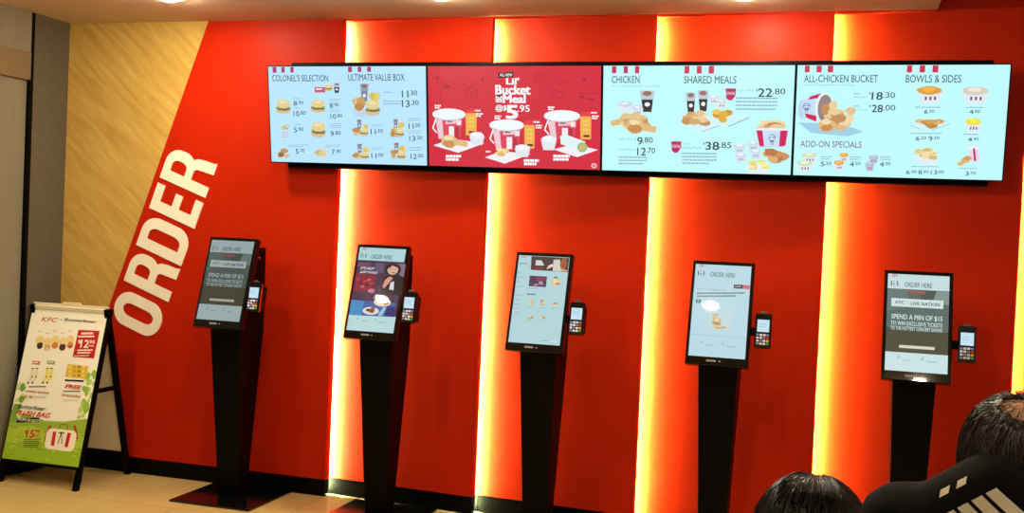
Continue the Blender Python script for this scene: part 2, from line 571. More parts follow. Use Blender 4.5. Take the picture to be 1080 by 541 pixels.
def menu_art_sets(a):
    a.uv(0, 0, 1, 1, (186, 231, 255), 0)
    P = (172, 52, 118)
    a.stripes([(286.1, 290.2), (295.5, 299.1), (305.1, 308.7)], 75.7, P); a.stripes([(367, 371.1), (377.4, 381.2), (387.5, 391.5)], 76, P)
    a.text("COLONEL'S SELECTION", 285.6, 78, 345.7, 85.6, TXT, bold=.012); a.text('ULTIMATE VALUE BOX', 367, 78, 427.6, 86, TXT, bold=.012)
    a.box(331, 91.5, 342.5, 97.4, (206, 90, 120)); a.box(332.5, 92.8, 339, 94.4, (250, 240, 244), 2)
    a.burger(342, 88, 350.5, 96); a.cup(351, 87.5, 358.5, 98, (60, 60, 100))
    a.burger(289.7, 104, 305.5, 119.4); a.lines(308.5, 103, 318, 105, 1, FAINT); a.price('8', '90', 308.5, 106, 319.2, 111, PR)
    a.lines(308.5, 113, 318, 115, 1, FAINT); a.price('10', '80', 308.5, 116.6, 321.6, 122.4, PR)
    a.burger(326.5, 104.7, 342.8, 118.7); a.lines(347, 104.2, 359, 107.6, 2, FAINT); a.price('8', '90', 347.3, 108.6, 357, 114, PR)
    a.lines(347, 115.6, 359, 119, 2, FAINT); a.price('10', '80', 348, 120.3, 360.8, 125.3, PR)
    a.food(294.5, 128, 305.5, 137, [(150, 176, 160), (206, 214, 196), (222, 196, 140)], 6); a.box(296, 137, 303.5, 146, (206, 228, 244)); a.lines(296.5, 138.5, 303, 145.5, 4, FAINT)
    a.lines(309, 130.4, 319, 132.5, 1, FAINT); a.price('5', '90', 309, 134, 319.2, 139.5, PR)
    a.burger(326.8, 128.3, 343.3, 145); a.lines(348, 130.6, 360, 136, 3, FAINT); a.price('9', '80', 348, 138.4, 358.9, 144, PR)
    a.food(290.4, 155.4, 307.2, 166.7, [(196, 148, 86), (224, 186, 128), (150, 110, 70)], 5); a.lines(303, 152.3, 325, 155.6, 2, FAINT); a.price('5', '70', 310.8, 156.6, 320.4, 162, PR)
    a.ell(329.6, 155, 346.4, 167.5, (206, 222, 232)); a.food(330.5, 154.2, 345.5, 165, [(222, 204, 140), (200, 180, 120)], 7, 3); a.lines(343, 153, 362, 156.2, 2, FAINT); a.price('7', '90', 349.3, 157.8, 358.9, 163.3, PR)
    a.box_meal(370.9, 88.6, 402.1, 123.5); a.lines(405, 97.5, 416.5, 100, 1, FAINT); a.lines(405, 107, 424, 112.5, 2, FAINT)
    a.price('11', '30', 424.5, 96.3, 441, 103.6, PR); a.price('13', '30', 424.5, 106.6, 442.5, 114, PR)
    a.box_meal(371, 126.6, 389, 144.4); a.lines(391, 132, 404, 135, 2, FAINT); a.price('11', '30', 391, 136.8, 404, 142.2, PR)
    a.box_meal(410.5, 126.6, 427.3, 146.3); a.lines(431, 126, 445, 130, 2, FAINT); a.price('11', '00', 431.6, 131.2, 444.2, 137, PR)
    a.lines(431, 139, 445, 143, 2, FAINT); a.price('13', '30', 432.2, 144.4, 446.1, 150, PR)
    a.box_meal(370.9, 152.3, 390.1, 169); a.lines(392, 156.5, 404, 160, 2, FAINT); a.price('11', '00', 391.6, 162.3, 404.5, 167.6, PR)
    a.box_meal(410.5, 151.6, 429, 169.6); a.lines(432, 156.5, 446, 161.5, 2, FAINT); a.price('12', '00', 433.5, 163.4, 447, 169, PR)


def bucket(a, x0, y0, x1, ylid, ybot, lay=2):
    w = x1 - x0; W = (240, 250, 252)
    a.poly([(x0 + w * .08, (y0 + ylid) / 2), (x1 - w * .06, (y0 + ylid) / 2), (x1 - w * .17, ybot), (x0 + w * .2, ybot)], (216, 70, 96), lay)
    a.poly([(x0 + w * .1, ylid), (x0 + w * .3, ylid), (x0 + w * .35, ybot), (x0 + w * .2, ybot)], (240, 200, 212), lay + .3)
    a.poly([(x0 + w * .4, ylid + 1.5), (x1 - w * .12, ylid + .5), (x1 - w * .14, ylid + 4), (x0 + w * .4, ylid + 5)], (244, 190, 204), lay + .4)
    a.box(x0 + w * .45, ylid + 1.4, x0 + w * .6, ylid + 2.6, (70, 60, 80), lay + .6)
    a.box(x1 - w * .26, ylid + .4, x1 - w * .13, ylid + 6, (250, 226, 232), lay + .6)
    a.box(x0 + w * .5, ylid + 7, x0 + w * .66, ybot - .3, (248, 236, 240), lay + .6)
    a.box(x0 + w * .68, ylid + 7.5, x0 + w * .8, ybot - .5, (190, 36, 60), lay + .6)
    a.line([(x0 + w * .12, ylid - 2), (x0 + w * .02, ylid + 9), (x0 + w * .14, ylid + 14)], 1.4, W, lay + .9)
    a.ell(x0, y0 + (ylid - y0) * .12, x1, ylid + 1.2, (196, 214, 226), lay + 1)
    a.ell(x0, y0, x1, ylid, W, lay + 1.3, 24)


def bottle(a, x0, y0, x1, y1, lay=2):
    h = y1 - y0; w = x1 - x0
    a.box(x0 + w * .1, y0, x1 - w * .1, y0 + h * .17, (228, 62, 72), lay)
    a.poly([(x0 + w * .05, y0 + h * .17), (x1 - w * .05, y0 + h * .17), (x1, y0 + h * .26), (x1 - w * .03, y1), (x0 + w * .03, y1), (x0, y0 + h * .26)], (250, 176, 84), lay)
    for k in (.32, .46, .62):
        a.box(x0 + w * .2, y0 + h * k, x1 - w * .2, y0 + h * (k + .05), (226, 220, 96), lay + .3)
    a.box(x0 + w * .3, y0 + h * .84, x1 - w * .15, y0 + h * .92, (90, 40, 40), lay + .3)


def menu_art_bucket(a):
    a.uv(0, 0, 1, 1, (212, 38, 62), 0)
    K = lambda x, y: (445 + x / 4.005, 60 + y / 4.005)
    D = (170, 24, 46); W = (250, 252, 255)
    def pl(pts, w=.55):
        a.line([K(*p) for p in pts], w, D, 1)
    pl([(80, 118), (100, 108), (140, 112)]); pl([(82, 138), (120, 135), (165, 138)]); a.ell(*K(92, 118), *K(122, 136), D, 1)
    pl([(172, 112), (195, 132), (205, 140), (225, 108)]); pl([(185, 140), (200, 186), (238, 176), (240, 142), (212, 132), (185, 140)]); pl([(188, 158), (238, 150)]); pl([(205, 140), (222, 170)])
    pl([(472, 92), (490, 72), (514, 78), (520, 96), (500, 110), (480, 106), (472, 92)]); pl([(480, 90), (512, 92)])
    pl([(530, 120), (545, 168), (590, 180), (606, 160)]); pl([(532, 118), (570, 150), (612, 152)]); pl([(560, 92), (580, 120), (612, 104)]); pl([(540, 140), (566, 166)])
    pl([(665, 158), (740, 156)]); pl([(668, 178), (740, 188)]); pl([(660, 170), (690, 176)])
    for x, y in ((70, 92), (260, 100), (685, 97), (676, 172), (716, 184)):
        a.ell(*K(x - 5, y - 4), *K(x + 5, y + 4), (120, 14, 34), 1)
    x0, y0 = K(327, 68); x1, y1 = K(390, 90)
    a.poly([(x0, y0 + .6), (x1, y0 - .6), (x1, y1 - .6), (x0, y1 + .6)], (40, 22, 30), 2); a.text('ALL-NEW', x0 + 1.4, y0 + 1.1, x1 - 1.2, y1 - 1.2, W, 4, .03)
    a.text("Lil'", *K(361, 92), *K(412, 119), W, 4, .10); a.text('Bucket', *K(316, 123), *K(460, 162), W, 4, .11); a.text('Meal', *K(348, 165), *K(440, 198), W, 4, .11)
    a.box(*K(316, 168), *K(343, 196), W, 2); a.poly([K(316, 165), K(345, 165), K(330, 176)], (40, 22, 30), 3); a.lines(*K(318, 178), *K(342, 196), 2, (212, 38, 62), 3)
    a.text('@$', *K(316, 207), *K(362, 236), W, 4, .045); a.text('5', *K(363, 209), *K(406, 265), W, 4, .11); a.text('.95', *K(408, 208), *K(458, 236), W, 4, .045)
    # paper sheets, tubs, food
    for P in ([(55, 380), (130, 352), (270, 370), (160, 411)], [(272, 430), (340, 403), (462, 415), (355, 456)], [(558, 395), (640, 372), (742, 396), (655, 427)]):
        a.poly([K(*p) for p in P], (244, 240, 248), 1)
    bucket(a, *K(50, 222), K(190, 0)[0], K(0, 270)[1], K(0, 352)[1]); bucket(a, *K(290, 268), K(435, 0)[0], K(0, 315)[1], K(0, 396)[1]); bucket(a, *K(518, 228), K(668, 0)[0], K(0, 276)[1], K(0, 350)[1])
    bottle(a, *K(190, 223), *K(237, 337)); bottle(a, *K(436, 272), *K(479, 392)); bottle(a, *K(668, 235), *K(714, 352))
    a.tub(*K(207, 322), *K(270, 377), (236, 240, 246), (226, 230, 240), 5, None); a.tub(*K(397, 374), *K(461, 428), (236, 240, 246), (226, 230, 240), 5, None); a.tub(*K(506, 336), *K(570, 398), (236, 240, 246), (226, 230, 240), 5, None)
    a.drum(*K(86, 334), *K(202, 391), 5); a.food(*K(315, 385), *K(397, 432), [(240, 206, 140), (226, 186, 110), (250, 226, 170)], 9, 5, .42)
    a.poly([K(585, 338), K(615, 334), K(690, 362), K(672, 404), K(588, 372)], (224, 244, 246), 5); a.ell(*K(656, 364), *K(697, 407), (150, 190, 120), 6); a.ell(*K(664, 372), *K(690, 398), (214, 180, 110), 6.5, 12, .15)
    for x, y, w, n in ((60, 207, 26, 2), (230, 228, 26, 1), (235, 242, 28, 2), (312, 252, 28, 2), (475, 276, 30, 1), (483, 291, 28, 2), (535, 213, 26, 2), (713, 236, 28, 1), (717, 251, 28, 2), (276, 402, 24, 1)):
        a.lines(*K(x, y), *K(x + w, y + 9 * n), n, W, 4, .75)
    for x, y, w in ((108, 420, 64), (435, 437, 62), (557, 417, 68)):
        a.lines(*K(x, y), *K(x + w, y + 28), 2, W, 4, .8)
    a.ell(*K(714, 452), *K(737, 474), (246, 200, 210), 3); a.ell(*K(718, 456), *K(733, 470), (236, 120, 140), 4)


def logo_face(a, x0, y0, x1, y1, c, lay=6):
    """small line emblem: glasses, bow tie with ribbons"""
    w, h = x1 - x0, y1 - y0
    lw = max(.5, w * .07)
    a.line([(x0 + w * .2, y0 + h * .1), (x0 + w * .5, y0), (x0 + w * .85, y0 + h * .12), (x0 + w * .85, y0 + h * .4)], lw, c, lay)
    a.line([(x0 + w * .15, y0 + h * .25), (x0 + w * .45, y0 + h * .27)], lw, c, lay); a.line([(x0 + w * .55, y0 + h * .27), (x0 + w * .85, y0 + h * .25)], lw, c, lay)
    a.line([(x0 + w * .15, y0 + h * .25), (x0 + w * .2, y0 + h * .5), (x0 + w * .5, y0 + h * .62), (x0 + w * .8, y0 + h * .48)], lw, c, lay)
    a.line([(x0 + w * .25, y0 + h * .66), (x0 + w * .75, y0 + h * .66)], lw * 1.4, c, lay)
    a.line([(x0 + w * .42, y0 + h * .7), (x0 + w * .36, y1)], lw, c, lay); a.line([(x0 + w * .58, y0 + h * .7), (x0 + w * .66, y1)], lw, c, lay)


CHK = [(228, 196, 142), (212, 168, 110), (240, 216, 170), (196, 144, 92), (234, 206, 154)]


def menu_art_shared(a):
    a.uv(0, 0, 1, 1, (192, 252, 253), 0)
    P = (206, 40, 96); K = lambda x, y: (630 + x / 3.865, 55 + y / 3.865)
    a.stripes([(646, 650.7), (658.5, 662.9), (670.4, 675)], 77.5, P); a.stripes([(722.6, 727.8), (735.6, 740.7), (748, 753.7)], 77.4, P)
    a.text('CHICKEN', 646, 80.4, 675.3, 87.9, TXT, bold=.012); a.text('SHARED MEALS', 722.4, 80.1, 777, 87.9, TXT, bold=.012)
    a.text('Choose of Original Recipe / Hot & Crispy', 646, 90.2, 697, 92.4, FAINT, 4)
    a.cup(*K(175, 158), *K(237, 246), lay=2); a.tub(*K(85, 203), *K(146, 248), (200, 216, 226), lay=1, marks=None); a.tub(*K(143, 218), *K(190, 262), (206, 218, 228), lay=2, marks=(120, 130, 160))
    a.drum(*K(55, 252), *K(150, 312), 4, True); a.food(*K(95, 245), *K(257, 335), CHK, 12, 5, .36); a.drum(*K(118, 272), *K(245, 337), 8.6)
    for y, w_, c_, s in ((352, '9', '80', '2 pcs Meal  $'), (395, '12', '70', '3 pcs Meal  $')):
        a.text(s, *K(90, y), *K(158, y + 14), FAINT, 4); a.price(w_, c_, *K(165, y - 2), *K(228 if w_ == '9' else 237, y + 30), PR, .02)
    a.lines(*K(88, 430), *K(205, 470), 3, FAINT)
    a.cup(*K(362, 165), *K(405, 247)); a.cup(*K(410, 155), *K(457, 242)); a.tub(*K(455, 173), *K(497, 212), (206, 218, 228)); a.tub(*K(488, 190), *K(530, 230), (206, 218, 228))
    a.poly([K(330, 300), K(440, 328), K(620, 265), K(500, 250)], (210, 244, 248), 1); a.line([K(425, 326), K(500, 300)], .5, (110, 140, 150)); a.line([K(535, 303), K(620, 265)], .6, (70, 90, 100))
    a.food(*K(345, 235), *K(472, 306), CHK, 12, 4, .38); a.food(*K(468, 230), *K(562, 290), [(226, 176, 60), (238, 200, 90), (206, 150, 50)], 7, 4, .45)
    def badge(x0, y0, x1, y1):
        a.poly([K(x0, y0), K(x1, y0), K(x1 - 2, y0 + (y1 - y0) * .6), K((x0 + x1) / 2 + 4, y1), K((x0 + x1) / 2 - 8, y1), K(x0 + 2, y1 - 8)], (186, 36, 96), 2)
        a.text('DEAL', *K(x0 + 4, y0 + 14), *K(x1 - 2, y0 + 26), (244, 214, 226), 4, .03, .1)
    badge(525, 147, 567, 196); badge(303, 366, 344, 413)
    a.text('2 pcs Meal', *K(576, 149), *K(640, 161), FAINT, 4); a.text('$', *K(648, 148), *K(655, 160), PR); a.text('22', *K(657, 146), *K(712, 180), PR, 5, .03); a.text('.80', *K(715, 146), *K(765, 170), PR, 5, .005)
    a.lines(*K(566, 183), *K(735, 243), 4, FAINT)
    a.text('5 pcs', *K(346, 370), *K(380, 381), FAINT, 4); a.text('Family Feast', *K(346, 386), *K(425, 400), FAINT, 4); a.text('$', *K(432, 368), *K(439, 380), PR); a.text('38', *K(443, 367), *K(496, 400), PR, 5, .03); a.text('.85', *K(498, 367), *K(546, 392), PR, 5, .005)
    a.lines(*K(346, 412), *K(488, 466), 4, FAINT)
    for x, y in ((555, 372), (610, 360), (560, 408), (620, 393)):
        a.tub(*K(x, y), *K(x + 48, y + 42), (206, 222, 232), (214, 226, 240), 2, (130, 140, 180))
    a.food(*K(632, 268), *K(776, 322), CHK, 10, 2, .42)
    a.poly([K(642, 318), K(778, 318), K(762, 388), K(660, 388)], (200, 226, 250), 5)
    a.poly([K(648, 318), K(672, 318), K(678, 384), K(660, 382)], (206, 24, 92), 6); a.poly([K(744, 318), K(774, 318), K(764, 380), K(738, 384)], (206, 24, 92), 6)
    a.ell(*K(638, 308), *K(780, 326), (236, 244, 250), 4.6, 20); logo_face(a, *K(692, 334), *K(728, 378), (70, 90, 130), 7)
    a.text('KFC', *K(680, 392), *K(705, 404), (80, 90, 110), 7, .03, .1)
    a.food(*K(668, 388), *K(780, 458), [(206, 146, 92), (186, 120, 70), (226, 176, 120)], 9, 7.4, .45)
    a.poly([K(602, 462), K(702, 462), K(684, 496), K(620, 496)], (232, 240, 244), 8); a.food(*K(598, 432), *K(704, 482), [(240, 224, 130), (228, 204, 110), (248, 238, 170)], 12, 9, .32)


def menu_art_sides(a):
    a.uv(0, 0, 1, 1, (192, 251, 254), 0)
    P = (208, 40, 88); K = lambda x, y: (825 + x / 3.608, 55 + y / 3.608)
    a.stripes([(849.4, 854.7), (861.9, 867.4), (873.8, 879.6)], 75, P); a.stripes([(957.5, 963), (970.8, 976.6), (984.4, 990.5)], 74.9, P)
    a.text('ALL-CHICKEN BUCKET', 849.1, 77.9, 926.7, 85.5, TXT, bold=.012); a.text('BOWLS & SIDES', 956.7, 77.7, 1014.3, 85.5, TXT, bold=.012)
    a.text('Choose of Original Recipe / Hot & Crispy', *K(85, 117), *K(280, 125), FAINT, 4)
    a.poly([K(62, 265), K(110, 305), K(250, 318), K(310, 300), K(230, 270)], (160, 208, 232), .8)
    # bucket lying on its side
    a.poly([K(78, 180), K(150, 152), K(172, 160), K(138, 262), K(80, 250)], (196, 222, 246), 1.5); a.ell(*K(63, 178), *K(98, 252), (186, 212, 240), 1.2)
    a.poly([K(108, 165), K(150, 153), K(146, 170), K(102, 178)], (206, 24, 80), 2); a.poly([K(88, 230), K(132, 240), K(130, 262), K(92, 246)], (206, 24, 80), 2)
    logo_face(a, *K(76, 192), *K(112, 226), (80, 100, 140), 3)
    a.ell(*K(130, 150), *K(192, 268), (230, 240, 248), 2.2, 20, rot=0); a.ell(*K(140, 158), *K(190, 264), (150, 130, 130), 2.4, 20)
    a.food(*K(138, 165), *K(222, 268), CHK, 10, 3, .42); a.food(*K(170, 205), *K(305, 295), CHK, 10, 5.6, .36); a.drum(*K(140, 250), *K(245, 302), 8.6)
    for y, w_, c_ in ((148, '18', '30'), (196, '28', '00')):
        a.lines(*K(275, y + 4), *K(300, y + 13), 1, FAINT); a.box(*K(272, y + 19), *K(326, y + 21), FAINT, 2)
        a.text('$', *K(334, y), *K(340, y + 10), PR); a.text(w_, *K(345, y), *K(384, y + 29), PR, 5, .03); a.text('.' + c_, *K(388, y), *K(432, y + 22), PR, 5, .005)
    a.text('ADD-ON SPECIALS', 844.4, 147.9, 908.7, 155.3, (128, 84, 104), bold=.01)
    a.tub(*K(75, 380), *K(135, 421), (206, 222, 190)); a.tub(*K(55, 410), *K(117, 455), (206, 222, 190), lay=3)
    a.tub(*K(217, 380), *K(252, 417), (230, 170, 90)); a.tub(*K(197, 409), *K(236, 450), (230, 170, 90), lay=3)
    a.tub(*K(330, 388), *K(366, 420), (180, 190, 214), (190, 198, 224)); a.tub(*K(316, 414), *K(350, 450), (180, 190, 214), (190, 198, 224), lay=3)
    for x, w_, c_ in ((147, '5', '20'), (258, '4', '50'), (372, '4', '00')):
        a.lines(*K(x, 395), *K(x + 42, 412), 2, FAINT); a.price(w_, c_, *K(x, 415), *K(x + 40, 433), PR)
    a.tub(*K(517, 124), *K(613, 191), (224, 160, 70)); a.tub(*K(688, 124), *K(786, 191), (214, 208, 196))
    a.lines(*K(508, 203), *K(612, 212), 1, FAINT); a.lines(*K(700, 203), *K(776, 212), 1, FAINT); a.price('6', '30', *K(543, 214), *K(580, 230), PR); a.price('4', '90', *K(713, 214), *K(753, 230), PR)
    a.poly([K(488, 275), K(545, 290), K(640, 268), K(600, 262)], (214, 240, 244), .8); a.line([K(488, 275), K(530, 290)], .4, (120, 150, 160)); a.line([K(570, 292), K(640, 268)], .4, (120, 150, 160))
    a.food(*K(505, 248), *K(622, 292), [(214, 160, 84), (196, 136, 66), (230, 186, 116)], 8, 2, .45)
    a.lines(*K(490, 303), *K(614, 312), 1, FAINT); a.price('6', '20', *K(510, 316), *K(548, 333), PR); a.price('9', '20', *K(558, 316), *K(598, 333), PR)
    a.tub(*K(697, 246), *K(757, 301), (244, 220, 70)); a.lines(*K(687, 306), *K(764, 315), 1, FAINT); a.price('4', '40', *K(707, 319), *K(746, 335), PR)
    a.poly([K(497, 390), K(602, 390), K(575, 424), K(525, 424)], (226, 238, 244), 1.6); a.food(*K(495, 358), *K(604, 408), [(232, 204, 130), (220, 184, 110), (244, 224, 170)], 11, 2, .34)
    a.lines(*K(492, 430), *K(596, 438), 1, FAINT)
    for x, w_, c_ in ((472, '6', '40'), (518, '8', '40'), (565, '13', '00')):
        a.price(w_, c_, *K(x, 445), *K(x + (38 if len(w_) == 1 else 48), 461), PR)
    a.poly([K(708, 362), K(746, 356), K(750, 408), K(716, 412)], (236, 214, 230), 2); a.poly([K(724, 362), K(732, 360), K(736, 408), K(728, 410)], (186, 40, 110), 3); a.ell(*K(706, 352), *K(748, 370), (244, 238, 244), 2.5)
    a.food(*K(663, 388), *K(722, 428), [(226, 180, 120), (208, 158, 96)], 7, 4, .45)
    a.lines(*K(670, 435), *K(763, 443), 1, FAINT); a.price('3', '70', *K(695, 449), *K(734, 465), PR)


menu_defs = [
    (menu_art_sets, "menu screen headed COLONEL'S SELECTION and ULTIMATE VALUE BOX"),
    (menu_art_bucket, 'red menu screen advertising a small bucket meal'),
    (menu_art_shared, 'pale menu screen headed CHICKEN and SHARED MEALS'),
    (menu_art_sides, 'pale menu screen headed ALL-CHICKEN BUCKET and BOWLS & SIDES')]
for i, (fn, lab) in enumerate(menu_defs):
    xc, put = on_menu(i)
    t = thing('menu_screen', lab, 'screen', (xc, 0, 0), 'menu screens above the kiosks')
    b = MB(); e = .0058
    def q(x, y, z, put=put):
        return put(x, y, z)
    b.box((-e / MW, -e / MH, -.045), (1 + e / MW, 1 + e / MH, -.0006), BLACK, 0, q)
    b.build('casing', t)
    for bx in (-.28, .28):
        b = MB(); b.box((bx - .03, -.085, 2.05), (bx + .03, -.0625, 2.40), BLACK, .002); b.build('mounting_bracket', t)
    a = Art(put, MENU[i], glow); fn(a); a.build('screen', t)
# rail the screens hang on
b = MB()
b.box((-.29, -.062, 1.925), (3.50, -.004, 2.538), BLACK, .004)
rail = tag(b.build('mounting_rail'), 'black wall rail carrying the row of four menu screens', 'rail')


# ------------------------------------------------------------------ kiosks
def kput(u, v, n):
    """u, v across the bezel front (0..1), n off it; local to the kiosk"""
    d = v * KH
    return ((u - .5) * KW, KY - KYC - d * math.sin(KT) - n * math.cos(KT), KZ - d * math.cos(KT) + n * math.sin(KT))


def sub(q):
    """screen rectangle inside the bezel; q = corners of screen in bezel uv"""
    def put(u, v, n):
        u0, v0, u1, v1 = q
        return kput(u0 + (u1 - u0) * u, v0 + (v1 - v0) * v, n + .0006)
    return put


SCR = (.050, .037, .942, .918)
SP = [[(224.3, 253.2), (266.6, 255.6), (251.2, 342.4), (209.0, 337.6)],
      [(381.3, 260.9), (427.6, 263.6), (414.4, 352.8), (367.1, 348.7)],
      [(548.2, 269), (600.2, 271.1), (589.9, 369.4), (536.9, 365.5)],
      [(733.9, 278.9), (793, 282), (785.4, 380.7), (726.9, 375.3)],
      [(936.1, 289.5), (1003.2, 292.4), (1000.4, 396.6), (931.9, 391)]]


def header(a, bg, tx, y1):
    a.uv(0, 0, 1, y1, bg, 1)
    for k in (.07, .1, .13):
        a.uv(k, .0, k + .018, .035, (206, 130, 150), 2)
    for k in (.05, .15):
        a.uv(k, .075, k + .02, .125, (90, 100, 110), 2)
    a.uv(.095, .07, .105, .085, (90, 100, 110), 2); a.uv(.085, .1, .12, .108, (90, 100, 110), 2); a.uv(.1, .108, .108, .135, (90, 100, 110), 2)
    a.text_uv('ORDER HERE', .28, .082, .72, .132, tx, 5, .02)


def footer(a, bg, tx, y0):
    a.uv(0, y0, 1, 1, bg, 1)
    a.text_uv('Dine In', .3, y0 + .065, .42, y0 + .085, tx, 5); a.text_uv('Takeaway', .66, y0 + .065, .82, y0 + .09, tx, 5)
    for x in (.2, .58):
        a.uv(x, y0 + .04, x + .035, y0 + .045, tx, 4); a.uv(x, y0 + .06, x + .035, y0 + .065, tx, 4); a.uv(x + .004, y0 + .045, x + .012, y0 + .06, tx, 4)


def shade(c, g):
    return tuple(int(v * g) for v in c)


def art_concert(a, g=1.0):
    S = lambda *c: shade(c, g)
    a.uv(0, 0, 1, 1, S(92, 108, 104), 0)
    a.poly([(0, .16), (.35, .16), (.3, .34), (0, .4)], S(104, 122, 120), .3, True); a.poly([(.5, .16), (.8, .16), (.72, .3), (.56, .27)], S(80, 90, 86), .3, True)
    a.poly([(.8, .16), (1, .16), (1, .3), (.72, .27)], S(128, 150, 144), .3, True); a.poly([(0, .56), (1, .58), (1, .86), (0, .84)], S(78, 78, 62), .3, True)
    a.uv(.32, .165, .62, .2, S(150, 92, 88), .6)
    header(a, S(196, 222, 224), S(80, 92, 98), .155)
    a.uv(.07, .255, .91, .34, S(206, 226, 226), 1); a.text_uv('KFC', .14, .28, .29, .312, S(64, 60, 60), 5, .02, .1); a.text_uv('LIVE NATION', .39, .285, .85, .318, S(40, 44, 48), 5, .04)
    a.text_uv('x', .325, .288, .345, .306, S(90, 96, 100), 5)
    W = S(206, 230, 230)
    a.text_uv('SPEND A MIN OF $15', .08, .42, .9, .478, W, 5, .035); a.text_uv('TO WIN EXCLUSIVE TICKETS', .07, .492, .9, .533, W, 5, .03); a.text_uv('TO THE HOTTEST CONCERT SHOWS', .07, .545, .9, .583, W, 5, .03)
    a.uv(.22, .735, .79, .765, S(216, 214, 190), 1)
    footer(a, S(200, 226, 228), S(120, 134, 138), .81)


def art_dining(a):
    px = lambda x, y: (362 + x / 9.836, 255 + y / 9.836); pb = lambda x, y: (360 + x / 9.836, 305 + y / 9.836)
    a.uv(0, 0, 1, 1, (74, 50, 78), 0)
    a.poly([px(145, 335), px(345, 345), px(330, 520), px(125, 520)], (134, 40, 56), .5); a.poly([px(170, 215), px(300, 222), px(290, 260), px(165, 255)], (112, 70, 100), .5)
    a.poly([px(340, 225), px(430, 230), px(420, 330), px(345, 325)], (96, 78, 116), .5); a.poly([px(560, 235), px(640, 236), px(620, 380), px(560, 330)], (128, 108, 130), .5)
    for k in range(8):
        a.ell(*px(150 + 22 * k, 380 + (k * 37) % 90), *px(185 + 22 * k, 410 + (k * 37) % 90), [(170, 60, 70), (100, 30, 50), (190, 96, 100)][k % 3], .8, 9, .2)
    # diner
    a.poly([px(420, 380), px(470, 350), px(560, 345), px(615, 390), px(600, 560), px(400, 560)], (34, 32, 40), 1.2)
    a.ell(*px(445, 222), *px(585, 370), (48, 34, 36), 1.4); a.ell(*px(468, 240), *px(558, 352), (214, 168, 148), 1.8); a.poly([px(455, 250), px(520, 225), px(575, 250), px(560, 275), px(510, 250), px(470, 285)], (44, 30, 32), 2.2)
    a.box(*px(485, 282), *px(502, 288), (70, 44, 40), 2.2); a.box(*px(525, 284), *px(542, 290), (70, 44, 40), 2.2); a.ell(*px(500, 318), *px(532, 332), (188, 90, 90), 2.2)
    a.poly([px(435, 400), px(480, 365), px(515, 380), px(470, 440), px(425, 490), px(410, 470)], (206, 152, 128), 2.5); a.poly([px(490, 430), px(525, 415), px(520, 510), px(475, 500)], (214, 214, 224), 2)
    # table
    a.poly([pb(120, 115), pb(560, 150), pb(545, 300), pb(98, 272)], (64, 96, 160), 2.6); a.poly([pb(120, 115), pb(250, 130), pb(220, 275), pb(98, 272)], (70, 140, 196), 2.8)
    a.poly([pb(470, 180), pb(555, 190), pb(548, 295), pb(450, 285)], (42, 46, 110), 2.8); a.poly([pb(380, 280), pb(440, 190), pb(470, 200), pb(420, 290)], (150, 190, 220), 3)
    a.ell(*pb(350, 95), *pb(505, 195), (226, 206, 190), 3); a.food(*pb(365, 80), *pb(495, 175), [(150, 90, 60), (170, 108, 70), (130, 74, 50)], 8, 3.4, .42)
    a.ell(*pb(238, 185), *pb(388, 280), (222, 214, 214), 3); a.food(*pb(260, 190), *pb(368, 262), [(140, 66, 48), (170, 96, 60), (110, 50, 40)], 7, 3.4, .42)
    a.ell(*px(270, 490), *px(330, 540), (200, 120, 140), 2.9)
    W = (226, 236, 240)
    a.text("IT'S NOT", *px(200, 262), *px(330, 298), W, 5, .05, .06); a.text('JUST FOOD.', *px(192, 305), *px(362, 344), W, 5, .05, .06)
    header(a, (170, 210, 214), (64, 90, 92), .155); footer(a, (182, 216, 218), (110, 130, 134), .805)


